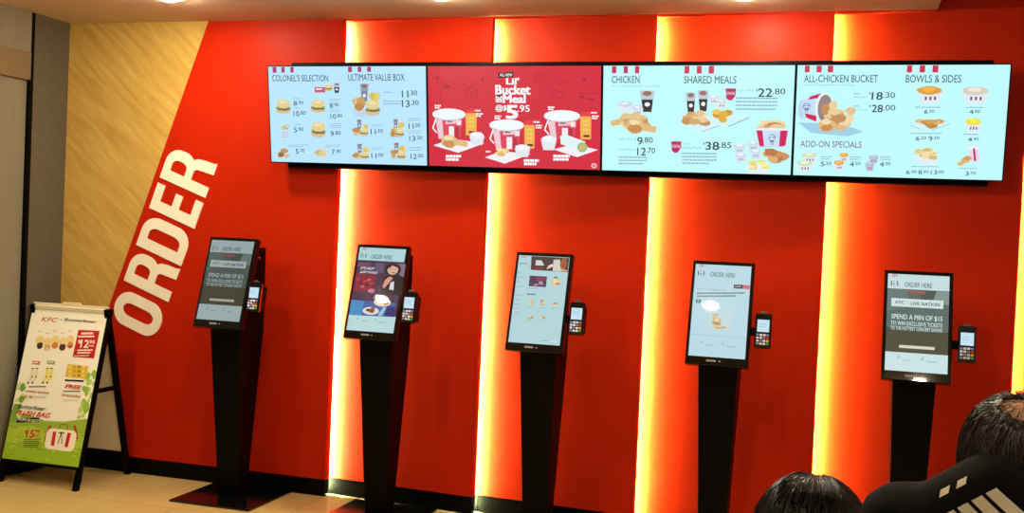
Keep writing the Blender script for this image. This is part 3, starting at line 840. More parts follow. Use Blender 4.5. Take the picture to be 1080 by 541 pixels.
def art_browse(a):
    px = lambda x, y: (530 + x / 9.325, 262 + y / 9.325); pb = lambda x, y: (530 + x / 9.0125, 315 + y / 9.0125)
    G = (120, 146, 154); a.uv(0, 0, 1, 1, (176, 212, 216), 0)
    for x in (193, 210, 227):
        a.box(*px(x, 76), *px(x + 9, 92), (206, 110, 120), 1)
    a.text('KFC', *px(180, 142), *px(246, 166), (90, 110, 116), 4, .03, .1)
    for k, y in enumerate((245, 292, 335, 385, 428, 476, 522)):
        a.lines(*px(172 - y * .07, y), *px(172 - y * .07 + (30 if k in (0, 2, 4) else 76), y + 14), 1, G)
    for y in (25, 72, 118, 162):
        a.lines(*pb(128 - y * .08, y), *pb(178 - y * .08, y + 13), 1, G)
    a.poly([px(288, 74), px(650, 90), px(634, 236), px(280, 216)], (74, 62, 58), 1); a.poly([px(330, 115), px(385, 118), px(410, 170), px(325, 170)], (196, 214, 212), 2)
    a.poly([px(310, 175), px(400, 182), px(395, 215), px(305, 208)], (130, 52, 58), 2); a.poly([px(450, 170), px(492, 150), px(495, 180), px(430, 210)], (232, 206, 206), 2)
    a.poly([px(500, 110), px(560, 105), px(575, 230), px(490, 225)], (206, 206, 196), 1.6); a.ell(*px(570, 95), *px(622, 215), (160, 92, 60), 2, 12, .15); a.food(*px(535, 190), *px(630, 234), [(226, 200, 170), (190, 140, 100)], 6, 2.4, .45)
    a.box(*px(272, 276), *px(425, 394), (84, 60, 92), 1); a.poly([px(330, 290), px(420, 290), px(415, 330), px(340, 330)], (140, 60, 80), 2); a.food(*px(275, 330), *px(410, 385), [(200, 150, 170), (150, 140, 190), (120, 60, 90)], 7, 2.2, .4)
    a.food(*px(468, 300), *px(572, 392), CHK, 8, 1.2, .45); a.box(*px(505, 287), *px(535, 300), (60, 60, 60), 4)
    a.lines(*px(240, 405), *px(400, 420), 1, G); a.lines(*px(245, 462), *px(342, 482), 1, (90, 112, 120), fill=.7)
    for x0, y0, x1, y1 in ((235, 22, 310, 86), (355, 22, 426, 94), (470, 50, 526, 96), (232, 185, 296, 232), (345, 188, 406, 232)):
        a.food(*pb(x0, y0), *pb(x1, y1), [(206, 184, 140), (186, 150, 96), (222, 208, 176)], 6, 1.2, .5); a.lines(*pb(x0 - 10, y1 + 14), *pb(x1, y1 + 24), 1, G)
    a.lines(*pb(360, 440), *pb(440, 456), 1, G); a.lines(*pb(470, 440), *pb(520, 460), 1, (206, 224, 228), fill=.9)


def art_cashback(a):
    px = lambda x, y: (720 + x / 9.012, 272 + y / 9.012); pb = lambda x, y: (718 + x / 8.452, 328 + y / 8.452)
    BG = (184, 218, 228); a.uv(0, 0, 1, 1, BG, 0)
    header(a, BG, (92, 108, 116), .2)
    a.poly([px(487, 266), px(572, 268), px(570, 306), px(486, 302)], (46, 46, 58), 1); a.poly([px(572, 268), px(640, 272), px(636, 314), px(570, 306)], (214, 110, 130), 1); a.lines(*px(498, 280), *px(560, 294), 1, (200, 206, 212), 2, .8)
    a.text('$52 CASHBACK', *px(138, 300), *px(410, 330), (150, 120, 134), 5, .0)
    a.lines(*px(136, 340), *px(590, 396), 2, (116, 128, 140), 3, .55)
    a.box(*px(130, 405), *px(170, 440), (60, 64, 72), 1); a.ell(*px(138, 412), *px(160, 432), BG, 2)
    x0, y0 = pb(245, 22); x1, y1 = pb(442, 200)
    a.box(x0, y0, x1, y1, (206, 212, 204), 1); a.box(x0 + .5, y0 + .5, x1 - .5, y1 - .5, (192, 220, 224), 1.6)
    a.food(*pb(280, 45), *pb(355, 130), [(216, 190, 150), (200, 168, 124), (232, 212, 176)], 6, 2.2, .55); a.food(*pb(262, 100), *pb(425, 178), [(206, 170, 124), (190, 150, 100), (226, 200, 160)], 9, 2.6, .42); a.box(*pb(280, 40), *pb(340, 50), (150, 110, 80), 5)
    a.uv(.03, .77, .97, .774, (150, 184, 198), 1)
    footer(a, BG, (130, 150, 160), .8)


kiosk_group = 'self-order kiosks along the red wall'
kiosk_defs = [
    (lambda a: art_concert(a, .74), 'black self-order kiosk nearest the slanted ORDER lettering, dim concert ticket advert on screen'),  # off-axis dimming of this screen is put into its colours
    (art_dining, 'black self-order kiosk whose screen shows a diner at a table of food'),
    (art_browse, 'black self-order kiosk in the middle, screen showing a list of menu pictures'),
    (art_cashback, 'black self-order kiosk with a plain pale CASHBACK notice on its screen'),
    (lambda a: art_concert(a, 1.0), 'black self-order kiosk beside the balding man, concert ticket advert on screen')]


def make_kiosk(i):
    fn, lab = kiosk_defs[i]
    t = thing('order_kiosk', lab, 'kiosk', (KX[i], KYC, 0), kiosk_group)
    b = MB(); b.box((-.2545, -.2357, 0), (.2545, .250, .012), BLACKG, .003); b.build('base_plate', t)

    def rect(z, w, yf, yb):
        return [(-w / 2, yf - KYC, z), (w / 2, yf - KYC, z), (w / 2, yb - KYC, z), (-w / 2, yb - KYC, z)]
    b = MB(); b.loft([rect(.012, .130, -.29, -.19), rect(.975, .192, -.385, -.125), rect(1.0, .192, -.40, -.125), rect(1.448, .192, -.29, -.13)], BLACK, .004)
    col = b.build('column', t)
    b = MB(); b.cyl((.096, -.245 - KYC + .03, 1.39), (.104, -.245 - KYC + .03, 1.39), .009, .009, CHROME, 14); b.build('lock', col)
    b = MB(); b.box((0, 0, -.042), (1, 1, 0), GLASSB, 0, lambda u, v, n: kput(u, v, n)); hs = b.build('screen_housing', t)
    bev = hs.modifiers.new('edge', 'BEVEL'); bev.width = .004; bev.segments = 2; bev.limit_method = 'ANGLE'
    a = Art(sub(SCR), SP[i], lambda c: glow(c, 1.0)); fn(a); a.build('screen', t)
    b = MB()
    q = lambda u, v, n: kput(u, v, n)
    b.add([q(.34, .945, .0008), q(.49, .945, .0008), q(.49, .962, .0008), q(.34, .962, .0008)], [(0, 1, 2, 3)], principled('grey_mark', rgb(130, 134, 136), .4))
    b.add([q(.53, .948, .0008), q(.56, .948, .0008), q(.56, .960, .0008), q(.53, .960, .0008)], [(0, 1, 2, 3)], principled('grey_mark', rgb(130, 134, 136), .4))
    b.build('badge', hs)
    # card reader on its arm
    rx, ry, rz = .212, -.47 - KYC, 1.265

    def rput(u, v, n):
        return (rx + u, ry + v * 0 - (v) * math.sin(KT) * .6 - n * math.cos(KT) + .03, rz - v * math.cos(KT) + n * math.sin(KT))
    b = MB(); b.box((-.039, 0, -.03), (.039, .17, 0), BLACKG, .006, rput)
    rd = b.build('card_reader', t)
    b = MB(); b.box((-.034, .01, -.085), (.034, .15, -.031), BLACK, .006, rput); b.box((-.10, .06, -.075), (-.03, .10, -.055), BLACK, .003, rput)
    b.build('bracket', rd)
    b = MB(); b.box((-.012, -.012, -.022), (.012, .004, -.008), principled('reader_grey', rgb(70, 70, 72), .3), .002, rput); b.build('card_slot', rd)
    W = glow((196, 226, 240), 1.0)
    b = MB(); b.box((-.028, .032, .0003), (.028, .092, .0012), W, 0, rput)
    for k in (.05, .058, .066):
        b.add([rput(-.02, k, .0016), rput(.012, k, .0016), rput(.012, k + .002, .0016), rput(-.02, k + .002, .0016)], [(0, 1, 2, 3)], glow((150, 180, 200), 1.0))
    b.build('reader_display', rd)
    b = MB(); keyw = principled('key_white', rgb(220, 224, 246), .4); kb = principled('key_blue', rgb(120, 130, 190), .4)
    kc = [principled('key_red', rgb(200, 40, 40), .4), principled('key_yellow', rgb(220, 180, 40), .4), principled('key_green', rgb(50, 170, 80), .4)]
    for r in range(4):
        for c in range(4):
            x = -.030 + c * .0155; y = .102 + r * .0145
            m = kc[min(r - 1, 2)] if c == 3 and r > 0 else (kb if (r + c) % 3 == 0 else keyw)
            b.box((x, y, .0), (x + .0125, y + .0105, .003), m, .0012, rput, 1)
    b.build('keypad', rd)
    return t


for i in range(5):
    make_kiosk(i)


# ------------------------------------------------------------------ folding A-frame poster stand
AW = .56; AX = -1.588
AY = -.280; AS = .258; AH = 1.045
stand = thing('poster_stand', 'black folding A-frame stand with a white and green promotion poster by the left wall', 'sign', (AX, AY, 0)); stand.rotation_euler = (0, 0, math.radians(.5))


def aput(sgn):
    L_ = math.hypot(AS, AH); cy, sz = AS / L_, AH / L_

    def put(x, d, n):      # x across, d down from the ridge, n outward
        return (x, sgn * (d * cy + n * sz), AH - d * sz + n * cy)
    return put, L_


for sgn, nm in ((-1, 'front_leaf'), (1, 'rear_leaf')):
    put, LL = aput(sgn)
    b = MB(); hw = AW / 2
    for x0, x1 in ((-hw, -hw + .032), (hw - .032, hw)):
        b.box((x0, .004, -.030), (x1, LL, 0), BLACK, .003, put)
    b.box((-hw + .032, .006, -.022), (hw - .032, .03, -.009), BOARD, .002, put)
    b.box((-hw + .032, LL - .155, -.026), (hw - .032, LL - .12, 0), BLACK, .003, put)
    b.box((-hw + .03, .02, -.018), (hw - .03, LL - .13, -.008), BOARD, 0, put)
    fr = b.build(nm, stand)
    if sgn == -1:
        front, FPUT, FLL = fr, put, LL
for x in (-AW / 2 + .012, AW / 2 - .012):
    b = MB(); b.box((x - .008, -.118, .545), (x + .008, .118, .572), BLACK, .003); b.build('brace', stand)
b = MB(); b.box((-AW / 2 + .012, -.0035, AH - .008), (AW / 2 - .012, .0035, AH + .006), principled('cream_handle', rgb(230, 216, 180), .5), .002); b.box((-.06, -.004, AH + .006), (.07, .004, AH + .018), principled('cream_handle', rgb(230, 216, 180), .5), .002); b.build('hinge', stand)

# poster
def pput(u, v, n):
    return FPUT(-AW / 2 + .010 + u * (AW - .026), .002 + v * (FLL - .140), n + .0005)


a = Art(pput, [(27.7, 326.5), (109.5, 333.5), (84.5, 493), (-4, 484)], ink)
PA = lambda x, y: (x / 9.02, 325 + y / 9.02); PB = lambda x, y: (x / 9.02, 380 + y / 9.02); PC = lambda x, y: (x / 7.73, 425 + y / 7.73)
CREAM = (247, 244, 228); RD = (196, 30, 36); BK = (34, 30, 28)
a.uv(0, 0, 1, 1, CREAM, 0)
rg = random.Random(5)
a.poly([(0, .70), (.2, .71), (.45, .74), (.7, .735), (1, .70), (1, 1), (0, 1)], (150, 182, 60), .4, True)
a.poly([(0, .80), (.3, .78), (.6, .81), (1, .79), (1, 1), (0, 1)], (172, 200, 58), .7, True)
a.poly([(0, .9), (.4, .87), (.7, .9), (1, .88), (1, 1), (0, 1)], (150, 186, 40), 1, True)
for k in range(46):
    left = k % 2
    u = rg.uniform(0, .13) if left else rg.uniform(.88, 1); v = rg.uniform(.52, .76) if left else rg.uniform(.42, .72)
    r = rg.uniform(.015, .05)
    a.poly([(min(1, max(0, u + r * math.cos(q_) * rg.uniform(.7, 1.2))), v + r * .62 * math.sin(q_) * rg.uniform(.7, 1.2)) for q_ in [2 * PI * j / 9 for j in range(9)]],
           [(150, 190, 70), (120, 168, 52), (186, 210, 110), (206, 222, 150)][k % 4], .5 + k * .008, True)
for k in range(70):
    u, v = rg.uniform(0, 1), rg.uniform(.78, .99)
    a.poly([(u, v), (min(1, u + .05), v + .004), (min(1, u + .05), v + .01), (u, v + .008)], [(132, 170, 36), (196, 214, 84), (160, 194, 52)][k % 3], 1.3, True)
a.text('KFC', *PA(345, 138), *PA(485, 188), RD, 5, .02, .12); a.text('x', *PA(522, 158), *PA(536, 172), BK, 5)
a.text('Butterbear', *PA(568, 152), *PA(880, 204), BK, 5, .03, .04)
# row of small plain charms
cols = [(70, 50, 40), (224, 176, 100), (206, 132, 60), (80, 56, 44), (216, 150, 90)]
for k in range(5):
    x = 290 + k * 76; y = 300 + (k % 2) * 18
    a.ell(*PA(x, y), *PA(x + 66, y + 90), (240, 214, 150), 2, 12); a.ell(*PA(x + 8, y + 60), *PA(x + 60, y + 125), cols[k], 2.5, 12, .1); a.lines(*PA(x + 12, y - 38), *PA(x + 58, y - 22), 1, (170, 150, 130), 3)
    if k in (1, 4):
        a.ell(*PA(x + 20, y + 90), *PA(x + 48, y + 120), (230, 210, 180) if k == 1 else (190, 50, 40), 3.2, 10)
a.poly([PA(704, 258), PA(912, 272), PA(870, 514), PA(656, 498)], RD, 2)
W = (250, 240, 226)
a.lines(*PA(735, 282), *PA(868, 304), 1, W, 4, .8); a.lines(*PA(706, 310), *PA(890, 330), 1, W, 4, .8)
a.text('$', *PA(708, 345), *PA(736, 380), W, 5, .04); a.text('12', *PA(740, 345), *PA(805, 420), W, 5, .06); a.text('.95', *PA(808, 350), *PA(868, 385), W, 5, .05); a.box(*PA(808, 396), *PA(862, 408), W, 4)
a.lines(*PA(704, 432), *PA(850, 478), 2, W, 4, .6); a.lines(*PA(672, 484), *PA(866, 500), 1, W, 4, .5)
# socks, stickers
for x, c, bx in ((225, (236, 228, 200), (206, 120, 110)), (375, (236, 226, 120), (150, 176, 120))):
    a.box(*PB(x + 32, 30), *PB(x + 104, 70), bx, 2); a.lines(*PB(x + 42, 42), *PB(x + 94, 58), 1, W, 3, .7)
    for dx in (0, 42):
        a.poly([PB(x + 20 + dx, 96), PB(x + 52 + dx, 100), PB(x + 40 + dx, 190), PB(x + 10 + dx - 14, 236), PB(x - 18 + dx, 226), PB(x + 8 + dx, 180)], c, 2)
        a.box(*PB(x + 22 + dx, 96), *PB(x + 46 + dx, 106), BK, 3); a.ell(*PB(x - 16 + dx, 222), *PB(x + 2 + dx, 242), BK, 3, 8); a.ell(*PB(x + 22 + dx, 168), *PB(x + 38 + dx, 186), (150, 110, 70), 3, 8)
a.lines(*PB(230, 262), *PB(420, 282), 1, BK, 3, .6); a.text('LONG SOCKS', *PB(200, 298), *PB(430, 336), (156, 50, 36), 5, .08); a.text('$5.90', *PB(184, 342), *PB(264, 384), (196, 70, 50), 5, .03); a.lines(*PB(275, 355), *PB(425, 380), 2, (170, 160, 140), 3)
a.box(*PB(610, 66), *PB(800, 200), (226, 188, 60), 2)
for k in range(12):
    x, y = 625 + (k % 4) * 44, 80 + (k // 4) * 38
    a.ell(*PB(x, y), *PB(x + 26, y + 26), [(240, 216, 130), (150, 110, 50), (206, 150, 70)][(k * 2 + k // 4) % 3], 3, 9, .15)
a.poly([PB(590, 202), PB(780, 212), PB(776, 228), PB(586, 218)], BK, 3)
a.text('FREE', *PB(606, 248), *PB(750, 296), RD, 5, .11, .08); a.lines(*PB(578, 306), *PB(755, 326), 1, BK, 3, .6); a.text('STICKERS', *PB(566, 336), *PB(750, 374), (156, 50, 36), 5, .08); a.lines(*PB(575, 388), *PB(735, 410), 2, (170, 160, 140), 3)
# bag offer
a.text('Butterbear', *PC(112, 18), *PC(345, 74), BK, 5, .04, .05); a.text('PLUSH BAG', *PC(100, 64), *PC(380, 130), (206, 52, 36), 5, .09, .06)
a.poly([PC(96, 130), PC(296, 126), PC(292, 160), PC(92, 166)], BK, 3); a.text('FROM 30 OCT', *PC(104, 126), *PC(286, 166), W, 5, .04, .05)
a.text('$', *PC(172, 230), *PC(188, 254), RD, 5, .04); a.text('15', *PC(192, 222), *PC(248, 288), RD, 5, .06); a.text('.90', *PC(256, 222), *PC(306, 250), RD, 5, .05); a.lines(*PC(254, 262), *PC(306, 286), 2, (206, 90, 60), 4, .6)
a.lines(*PC(160, 300), *PC(304, 372), 5, (70, 76, 34), 4, .5)
a.line([PC(395, 190), PC(365, 260), PC(352, 328)], 3.0, (170, 70, 40), 3); a.line([PC(605, 190), PC(622, 250), PC(628, 300)], 3.0, (170, 70, 40), 3)
a.line([PC(470, 214), PC(480, 180), PC(540, 182), PC(548, 220)], 1.4, (150, 110, 60), 3)
u0, v0 = a.h(*PC(372, 208)); u1, v1 = a.h(*PC(606, 402))
a.poly(rrect(u0, v0, u1, v1, [(.06, .035)] * 4, 6), (246, 238, 216), 4, True)
a.poly([PC(420, 238), PC(448, 240), PC(434, 354), PC(404, 350)], RD, 5); a.poly([PC(548, 246), PC(578, 250), PC(554, 364), PC(524, 360)], RD, 5)
a.line([PC(470, 250), PC(495, 244), PC(520, 252)], 1.1, BK, 6); a.line([PC(492, 250), PC(466, 336)], .9, BK, 6); a.line([PC(496, 250), PC(502, 340)], .9, BK, 6)
a.build('poster', front)

# ------------------------------------------------------------------ downlights
lamps = [(-.73, -.645, H, 'recessed ceiling downlight above the ORDER lettering'),
         (.81, -.55, H, 'recessed ceiling downlight above the red bucket meal screen'),
         (2.329, -.41, H, 'recessed ceiling downlight above the SHARED MEALS screen'),
         (-1.25, -1.85, H, 'recessed ceiling downlight in the second row, over the poster stand side'),
         (.55, -1.85, H, 'added unseen ceiling downlight in the second row, over the middle kiosks'),  # unseen lamp, added to even the light on lower wall and floor
         (2.30, -1.85, H, 'added unseen ceiling downlight in the second row, over the fourth kiosk'),  # likewise unseen, added to brighten the wall below the screens
         (-.92, -3.28, H, 'recessed ceiling downlight behind the viewer, mirrored in the second kiosk'),
         (1.91, -3.05, H, 'recessed ceiling downlight overhead, mirrored in the middle of the fourth kiosk'),
         (3.58, -4.9, H2, 'recessed ceiling downlight mirrored at the foot of the rightmost kiosk screen')]
for x, y, z, lab in lamps:
    t = thing('ceiling_downlight', lab, 'ceiling light', (x, y, z), 'recessed ceiling downlights')
    b = MB(); n = 28
    v = []; f = []
    prof = [(.088, 0), (.086, -.006), (.072, -.008), (.050, -.003)]
    for r, dz in prof:
        for i in range(n):
            v.append((r * math.cos(2 * PI * i / n), r * math.sin(2 * PI * i / n), dz))
    for k in range(len(prof) - 1):
        for i in range(n):
            f.append((k * n + i, k * n + (i + 1) % n, (k + 1) * n + (i + 1) % n, (k + 1) * n + i))
    b.add(v, f, TRIMW, True); b.build('trim_ring', t)
    b = MB(); v = []; f = []; K_ = 6
    for k in range(K_):
        a_ = .5 * PI * k / K_
        v += [(.050 * math.cos(a_) * math.cos(2 * PI * i / n), .050 * math.cos(a_) * math.sin(2 * PI * i / n), -.003 - .022 * math.sin(a_)) for i in range(n)]
    for k in range(K_ - 1):
        f += [(k * n + i, (k + 1) * n + i, (k + 1) * n + (i + 1) % n, k * n + (i + 1) % n) for i in range(n)]
    f.append([(K_ - 1) * n + i for i in range(n)][::-1])
    b.add(v, f, LAMP, True); b.build('lens', t)


# ------------------------------------------------------------------ seated guests (seen from behind)
HAIRD = principled('dark_brown_hair', (.017, .010, .0052, 1), .38, .5)
HAIRB = principled('black_brown_hair', (.007, .0045, .003, 1), .30, .5)
SKIN = grained('skin', rgb(196, 146, 112), rgb(206, 158, 124), 25, (1, 1, 1), (0, 0, 0), .5, 4)
TROUSER = grained('dark_denim', (.012, .014, .02, 1), (.02, .022, .03, 1), 60, (1, 1, 1), (0, 0, 0), .8, 4)
KNIT = grained('dark_green_cotton', (.010, .010, .007, 1), (.016, .015, .010, 1), 50, (1, 1, 1), (0, 0, 0), .8, 4)
SHOE = principled('black_leather', (.01, .01, .01, 1), .4)
EYEW = principled('eye_white', rgb(230, 226, 220), .2); EYED = principled('eye_dark', (.02, .012, .008, 1), .2); LIPS = principled('lips', rgb(170, 96, 88), .5)


def striped_jacket():
    """black jacket whose back carries a white field broken by slanting black stripes"""
    m = principled('black_jacket_white_stripes', (.004, .004, .0036, 1), .8, .1)
    bs = m.node_tree.nodes['Principled BSDF']
    tc = N(m, 'ShaderNodeTexCoord'); sx = N(m, 'ShaderNodeSeparateXYZ'); L(m, tc, 'Object', sx, 'Vector')

    def math_(op, a, b=None, c=None):
        n = N(m, 'ShaderNodeMath', operation=op)
        for i, v in enumerate((a, b, c)):
            if v is None:
                continue
            if isinstance(v, (int, float)):
                n.inputs[i].default_value = v
            else:
                m.node_tree.links.new(v, n.inputs[i])
        return n.outputs[0]
    X, Y, Z = sx.outputs['X'], sx.outputs['Y'], sx.outputs['Z']
    # stripes slanting down to the right across the back
    ph = math_('ADD', math_('MULTIPLY', X, 26.0), math_('MULTIPLY', Z, 34.0))
    saw = math_('FRACT', ph)
    white = math_('LESS_THAN', saw, .74)
    below = math_('LESS_THAN', Z, math_('ADD', 1.262, math_('MULTIPLY', math_('ABSOLUTE', X), -.75)))
    a = math_('MULTIPLY', white, below)
    # short dashes along the shoulder seam
    d1 = math_('MULTIPLY', math_('GREATER_THAN', math_('FRACT', math_('MULTIPLY', X, 42.0)), .45), math_('LESS_THAN', math_('ABSOLUTE', math_('ADD', Z, math_('ADD', -1.297, math_('MULTIPLY', math_('ABSOLUTE', X), .75)))), .0055))
    d1 = math_('MULTIPLY', d1, math_('MULTIPLY', math_('GREATER_THAN', X, -.092), math_('LESS_THAN', X, -.045)))
    back = math_('LESS_THAN', Y, .03)
    fac = math_('MULTIPLY', math_('MAXIMUM', a, d1), back)
    mx = N(m, 'ShaderNodeMix'); mx.data_type = 'RGBA'
    m.node_tree.links.new(fac, mx.inputs[0])
    mx.inputs[6].default_value = (.004, .004, .0036, 1); mx.inputs[7].default_value = rgb(226, 216, 190)
    L(m, mx, 2, bs, 'Base Color')
    return m


JACKET = striped_jacket()


def blobs(parts, voxel, name, mat, parent=None, smooth=4):
    """fuse balls and tapered limbs into one continuous skin"""
    bm = bmesh.new()
    for p in parts:
        if p[0] == 'e':            # ellipsoid: centre, radii, rotation matrix
            _, c, r, R = p
            M = Matrix.Translation(c) @ R.to_4x4() @ Matrix.Diagonal((r[0], r[1], r[2], 1))
            bmesh.ops.create_icosphere(bm, subdivisions=3, radius=1, matrix=M)
        else:                      # tapered limb
            _, a, ra, b_, rb = p
            a = Vector(a); b_ = Vector(b_)
            n = max(2, int((b_ - a).length / (min(ra, rb) * .55)) + 1)
            for k in range(n + 1):
                t = k / n
                bmesh.ops.create_icosphere(bm, subdivisions=2, radius=ra + (rb - ra) * t, matrix=Matrix.Translation(a.lerp(b_, t)))
    me = bpy.data.meshes.new(name); bm.to_mesh(me); bm.free()
    o = bpy.data.objects.new(name, me); COL.objects.link(o)
    rm = o.modifiers.new('r', 'REMESH'); rm.mode = 'VOXEL'; rm.voxel_size = voxel; rm.use_smooth_shade = True
    sm = o.modifiers.new('s', 'SMOOTH'); sm.iterations = smooth; sm.factor = .5
    bpy.context.view_layer.update()
    dg = bpy.context.evaluated_depsgraph_get()
    fin = bpy.data.meshes.new_from_object(o.evaluated_get(dg))
    o.modifiers.clear(); o.data = fin; bpy.data.meshes.remove(me); fin.name = name
    fin.materials.clear(); fin.materials.append(mat)
    for p in fin.polygons:
        p.use_smooth = True
    if parent:
        o.parent = parent
    return o


I3 = Matrix.Identity(3)


def rx(a):
    return Matrix.Rotation(a, 3, 'X')


def guest(label, x, y, seat, sh, sw, headc, nod, hs, shirt_mat, bulk, long_sleeve=True, shirt_name='jacket', turn=0.):
    """seat: seat height, sh: shoulder height, sw: half shoulder width, headc: head centre (local), nod: forward tilt of the head, hs: head scale"""
    t = thing('person', label, 'person', (x, y, 0))
    V = Vector
    ly = headc[1] * .45                                   # forward lean of the shoulders
    pel = V((0, 0, seat + .10)); chest = V((0, ly * .7, sh - .17)); neck = V((0, ly * 1.05, sh + .005))
    HR = Matrix.Rotation(turn, 3, 'Z') @ rx(-nod)
    hc = V(headc)
    P = []
    E = lambda c, r, R=I3: P.append(('e', V(c), r, R))
    T = lambda a, ra, b_, rb: P.append(('t', V(a), ra, V(b_), rb))
    E(pel, (.165 * bulk, .115 * bulk, .12)); E(pel.lerp(chest, .5), (.145 * bulk, .10 * bulk, .15)); E(chest, (.165 * bulk, .11 * bulk, .17), rx(-.15))
    T(neck - V((0, .01, .05)), .062, hc + HR @ V((0, -.012, -.075 * hs)), .054)
    T(V((-sw * .86, ly, sh - .045)), .052 * bulk, V((sw * .86, ly, sh - .045)), .052 * bulk); T(V((-sw * .6, ly, sh - .03)), .05, V((0, ly, sh + .03)), .058); T(V((sw * .6, ly, sh - .03)), .05, V((0, ly, sh + .03)), .058)
    S = []
    for s in (-1, 1):
        shd = V((s * sw, ly, sh - .05)); elb = V((s * (sw + .025), ly + .06, sh - .33)); wr = V((s * .10, ly + .25, seat + .19)); 
        T(shd, .050, elb, .040); T(elb, .040, wr, .027)
        hip = V((s * .09, .01, seat + .085)); knee = V((s * .11, .43, seat + .06)); ank = V((s * .115, .40, .085))
        T(hip, .085, knee, .058); T(knee, .057, knee.lerp(ank, .35) + V((0, -.015, 0)), .054); T(knee.lerp(ank, .35) + V((0, -.015, 0)), .054, ank, .036)
        E(V((s * .115, .47, .045)), (.042, .12, .038))
        # hand resting on the thigh: palm, four fingers, thumb
        d = (V((s * .075, ly + .35, seat + .15)) - wr).normalized(); side = V((1, 0, 0)); up_ = V((0, 0, 1))
        E(wr + d * .055, (.040, .050, .016), rx(math.asin(max(-1, min(1, d.z)))))
        for k, (ox, ln) in enumerate(((-.028, .066), (-.0095, .076), (.0095, .072), (.028, .056))):
            a = wr + d * .095 + side * ox * s * -1; b1 = a + d * ln * .5 + V((0, 0, .006)); c1 = b1 + d * ln * .5 + V((0, 0, -.018))
            T(a, .0088, b1, .0082); T(b1, .0082, c1, .0072)
        a = wr + d * .03 - side * s * .036; b1 = a + d * .03 - side * s * .022; T(a, .012, b1, .0098); T(b1, .0098, b1 + d * .03, .0082)
    # head
    h = lambda v: hc + HR @ (V(v) * hs)
    E(hc + HR @ V((0, -.012, .018)) * hs, (.077 * hs, .096 * hs, .092 * hs), HR); E(h((0, .028, -.035)), (.060 * hs, .068 * hs, .078 * hs), HR); E(h((0, .055, -.088)), (.030 * hs, .026 * hs, .022 * hs), HR)
    T(h((0, .092, .012)), .010, h((0, .112, -.028)), .014); E(h((0, .108, -.030)), (.019, .014, .011), HR)
    T(h((-.03, .086, .030)), .012, h((.03, .086, .030)), .012)
    for s in (-1, 1):
        E(h((s * .078, -.005, -.015)), (.010, .021, .033), HR)
        E(h((s * .045, .068, -.02)), (.022, .02, .02), HR)
    body = blobs(P, .0065, 'body', SKIN, t)
    for s in (-1, 1):
        f = MB(); tb = bmesh.new(); bmesh.ops.create_icosphere(tb, subdivisions=2, radius=.0125, matrix=Matrix.Translation(h((s * .032, .082, .008)))); f.merge(tb, EYEW, None, True)
        tb = bmesh.new(); bmesh.ops.create_icosphere(tb, subdivisions=2, radius=.0065, matrix=Matrix.Translation(h((s * .032, .0905, .008)))); f.merge(tb, EYED, None, True)
        f.build('eye', body)
    f = MB(); tb = bmesh.new(); bmesh.ops.create_icosphere(tb, subdivisions=2, radius=1, matrix=Matrix.Translation(h((0, .094, -.060))) @ HR.to_4x4() @ Matrix.Diagonal((.024, .010, .008, 1))); f.merge(tb, LIPS, None, True); f.build('mouth', body)
    # shirt / jacket
    P = []
    g = .014
    E(pel + V((0, 0, .06)), (.172 * bulk + g, .12 * bulk + g, .12)); E(pel.lerp(chest, .5), (.152 * bulk + g, .105 * bulk + g, .16)); E(chest, (.170 * bulk + g, .112 * bulk + g, .175), rx(-.15))
    T(V((-sw * .86, ly, sh - .045)), .052 * bulk + g, V((sw * .86, ly, sh - .045)), .052 * bulk + g)
    for s in (-1, 1):
        T(V((s * sw * .6, ly, sh - .03)), .05 + g, V((0, ly, sh + .03)), .058 + g)
        shd = V((s * sw, ly, sh - .05)); elb = V((s * (sw + .025), ly + .06, sh - .33)); wr = V((s * .10, ly + .25, seat + .19))
        T(shd, .050 + g + .006, elb, .042 + g)
        if long_sleeve:
            T(elb, .042 + g, elb.lerp(wr, .92), .030 + g)
    T(neck - V((0, .01, .03)), .060 + g, neck + (hc - neck) * .45, .052 + g)
    blobs(P, .0085, shirt_name, shirt_mat, t, 6)
    P = []
    E(pel - V((0, 0, .01)), (.172 * bulk + .006, .122 * bulk + .006, .095))
    for s in (-1, 1):
        hip = V((s * .09, .01, seat + .085)); knee = V((s * .11, .43, seat + .06)); ank = V((s * .115, .40, .085))
        T(hip, .094, knee, .068); T(knee, .068, ank + V((0, -.01, .02)), .054)
    blobs(P, .009, 'trousers', TROUSER, t, 5)
    for s in (-1, 1):
        blobs([('e', V((s * .115, .475, .047)), (.050, .135, .045), I3), ('t', V((s * .115, .40, .06)), .045, V((s * .115, .40, .10)), .044)], .008, 'shoe', SHOE, t, 3)
    return t, hc, HR


def strand(mb, pts, r, m):
    n = 3; k0 = []
    for i, p in enumerate(pts):
        d = (pts[min(i + 1, len(pts) - 1)] - pts[max(i - 1, 0)])
        d = d.normalized() if d.length > 1e-6 else Vector((0, 0, -1))
        a = d.orthogonal().normalized(); b_ = d.cross(a)
        rr = r * (1 - .75 * (i / (len(pts) - 1)) ** 2)
        k0.append([p + (a * math.cos(2 * PI * j / n) + b_ * math.sin(2 * PI * j / n)) * rr for j in range(n)])
    v = [q_ for ring_ in k0 for q_ in ring_]
    f = [(i * n + j, i * n + (j + 1) % n, (i + 1) * n + (j + 1) % n, (i + 1) * n + j) for i in range(len(pts) - 1) for j in range(n)]
    mb.add(v, f, m, True)


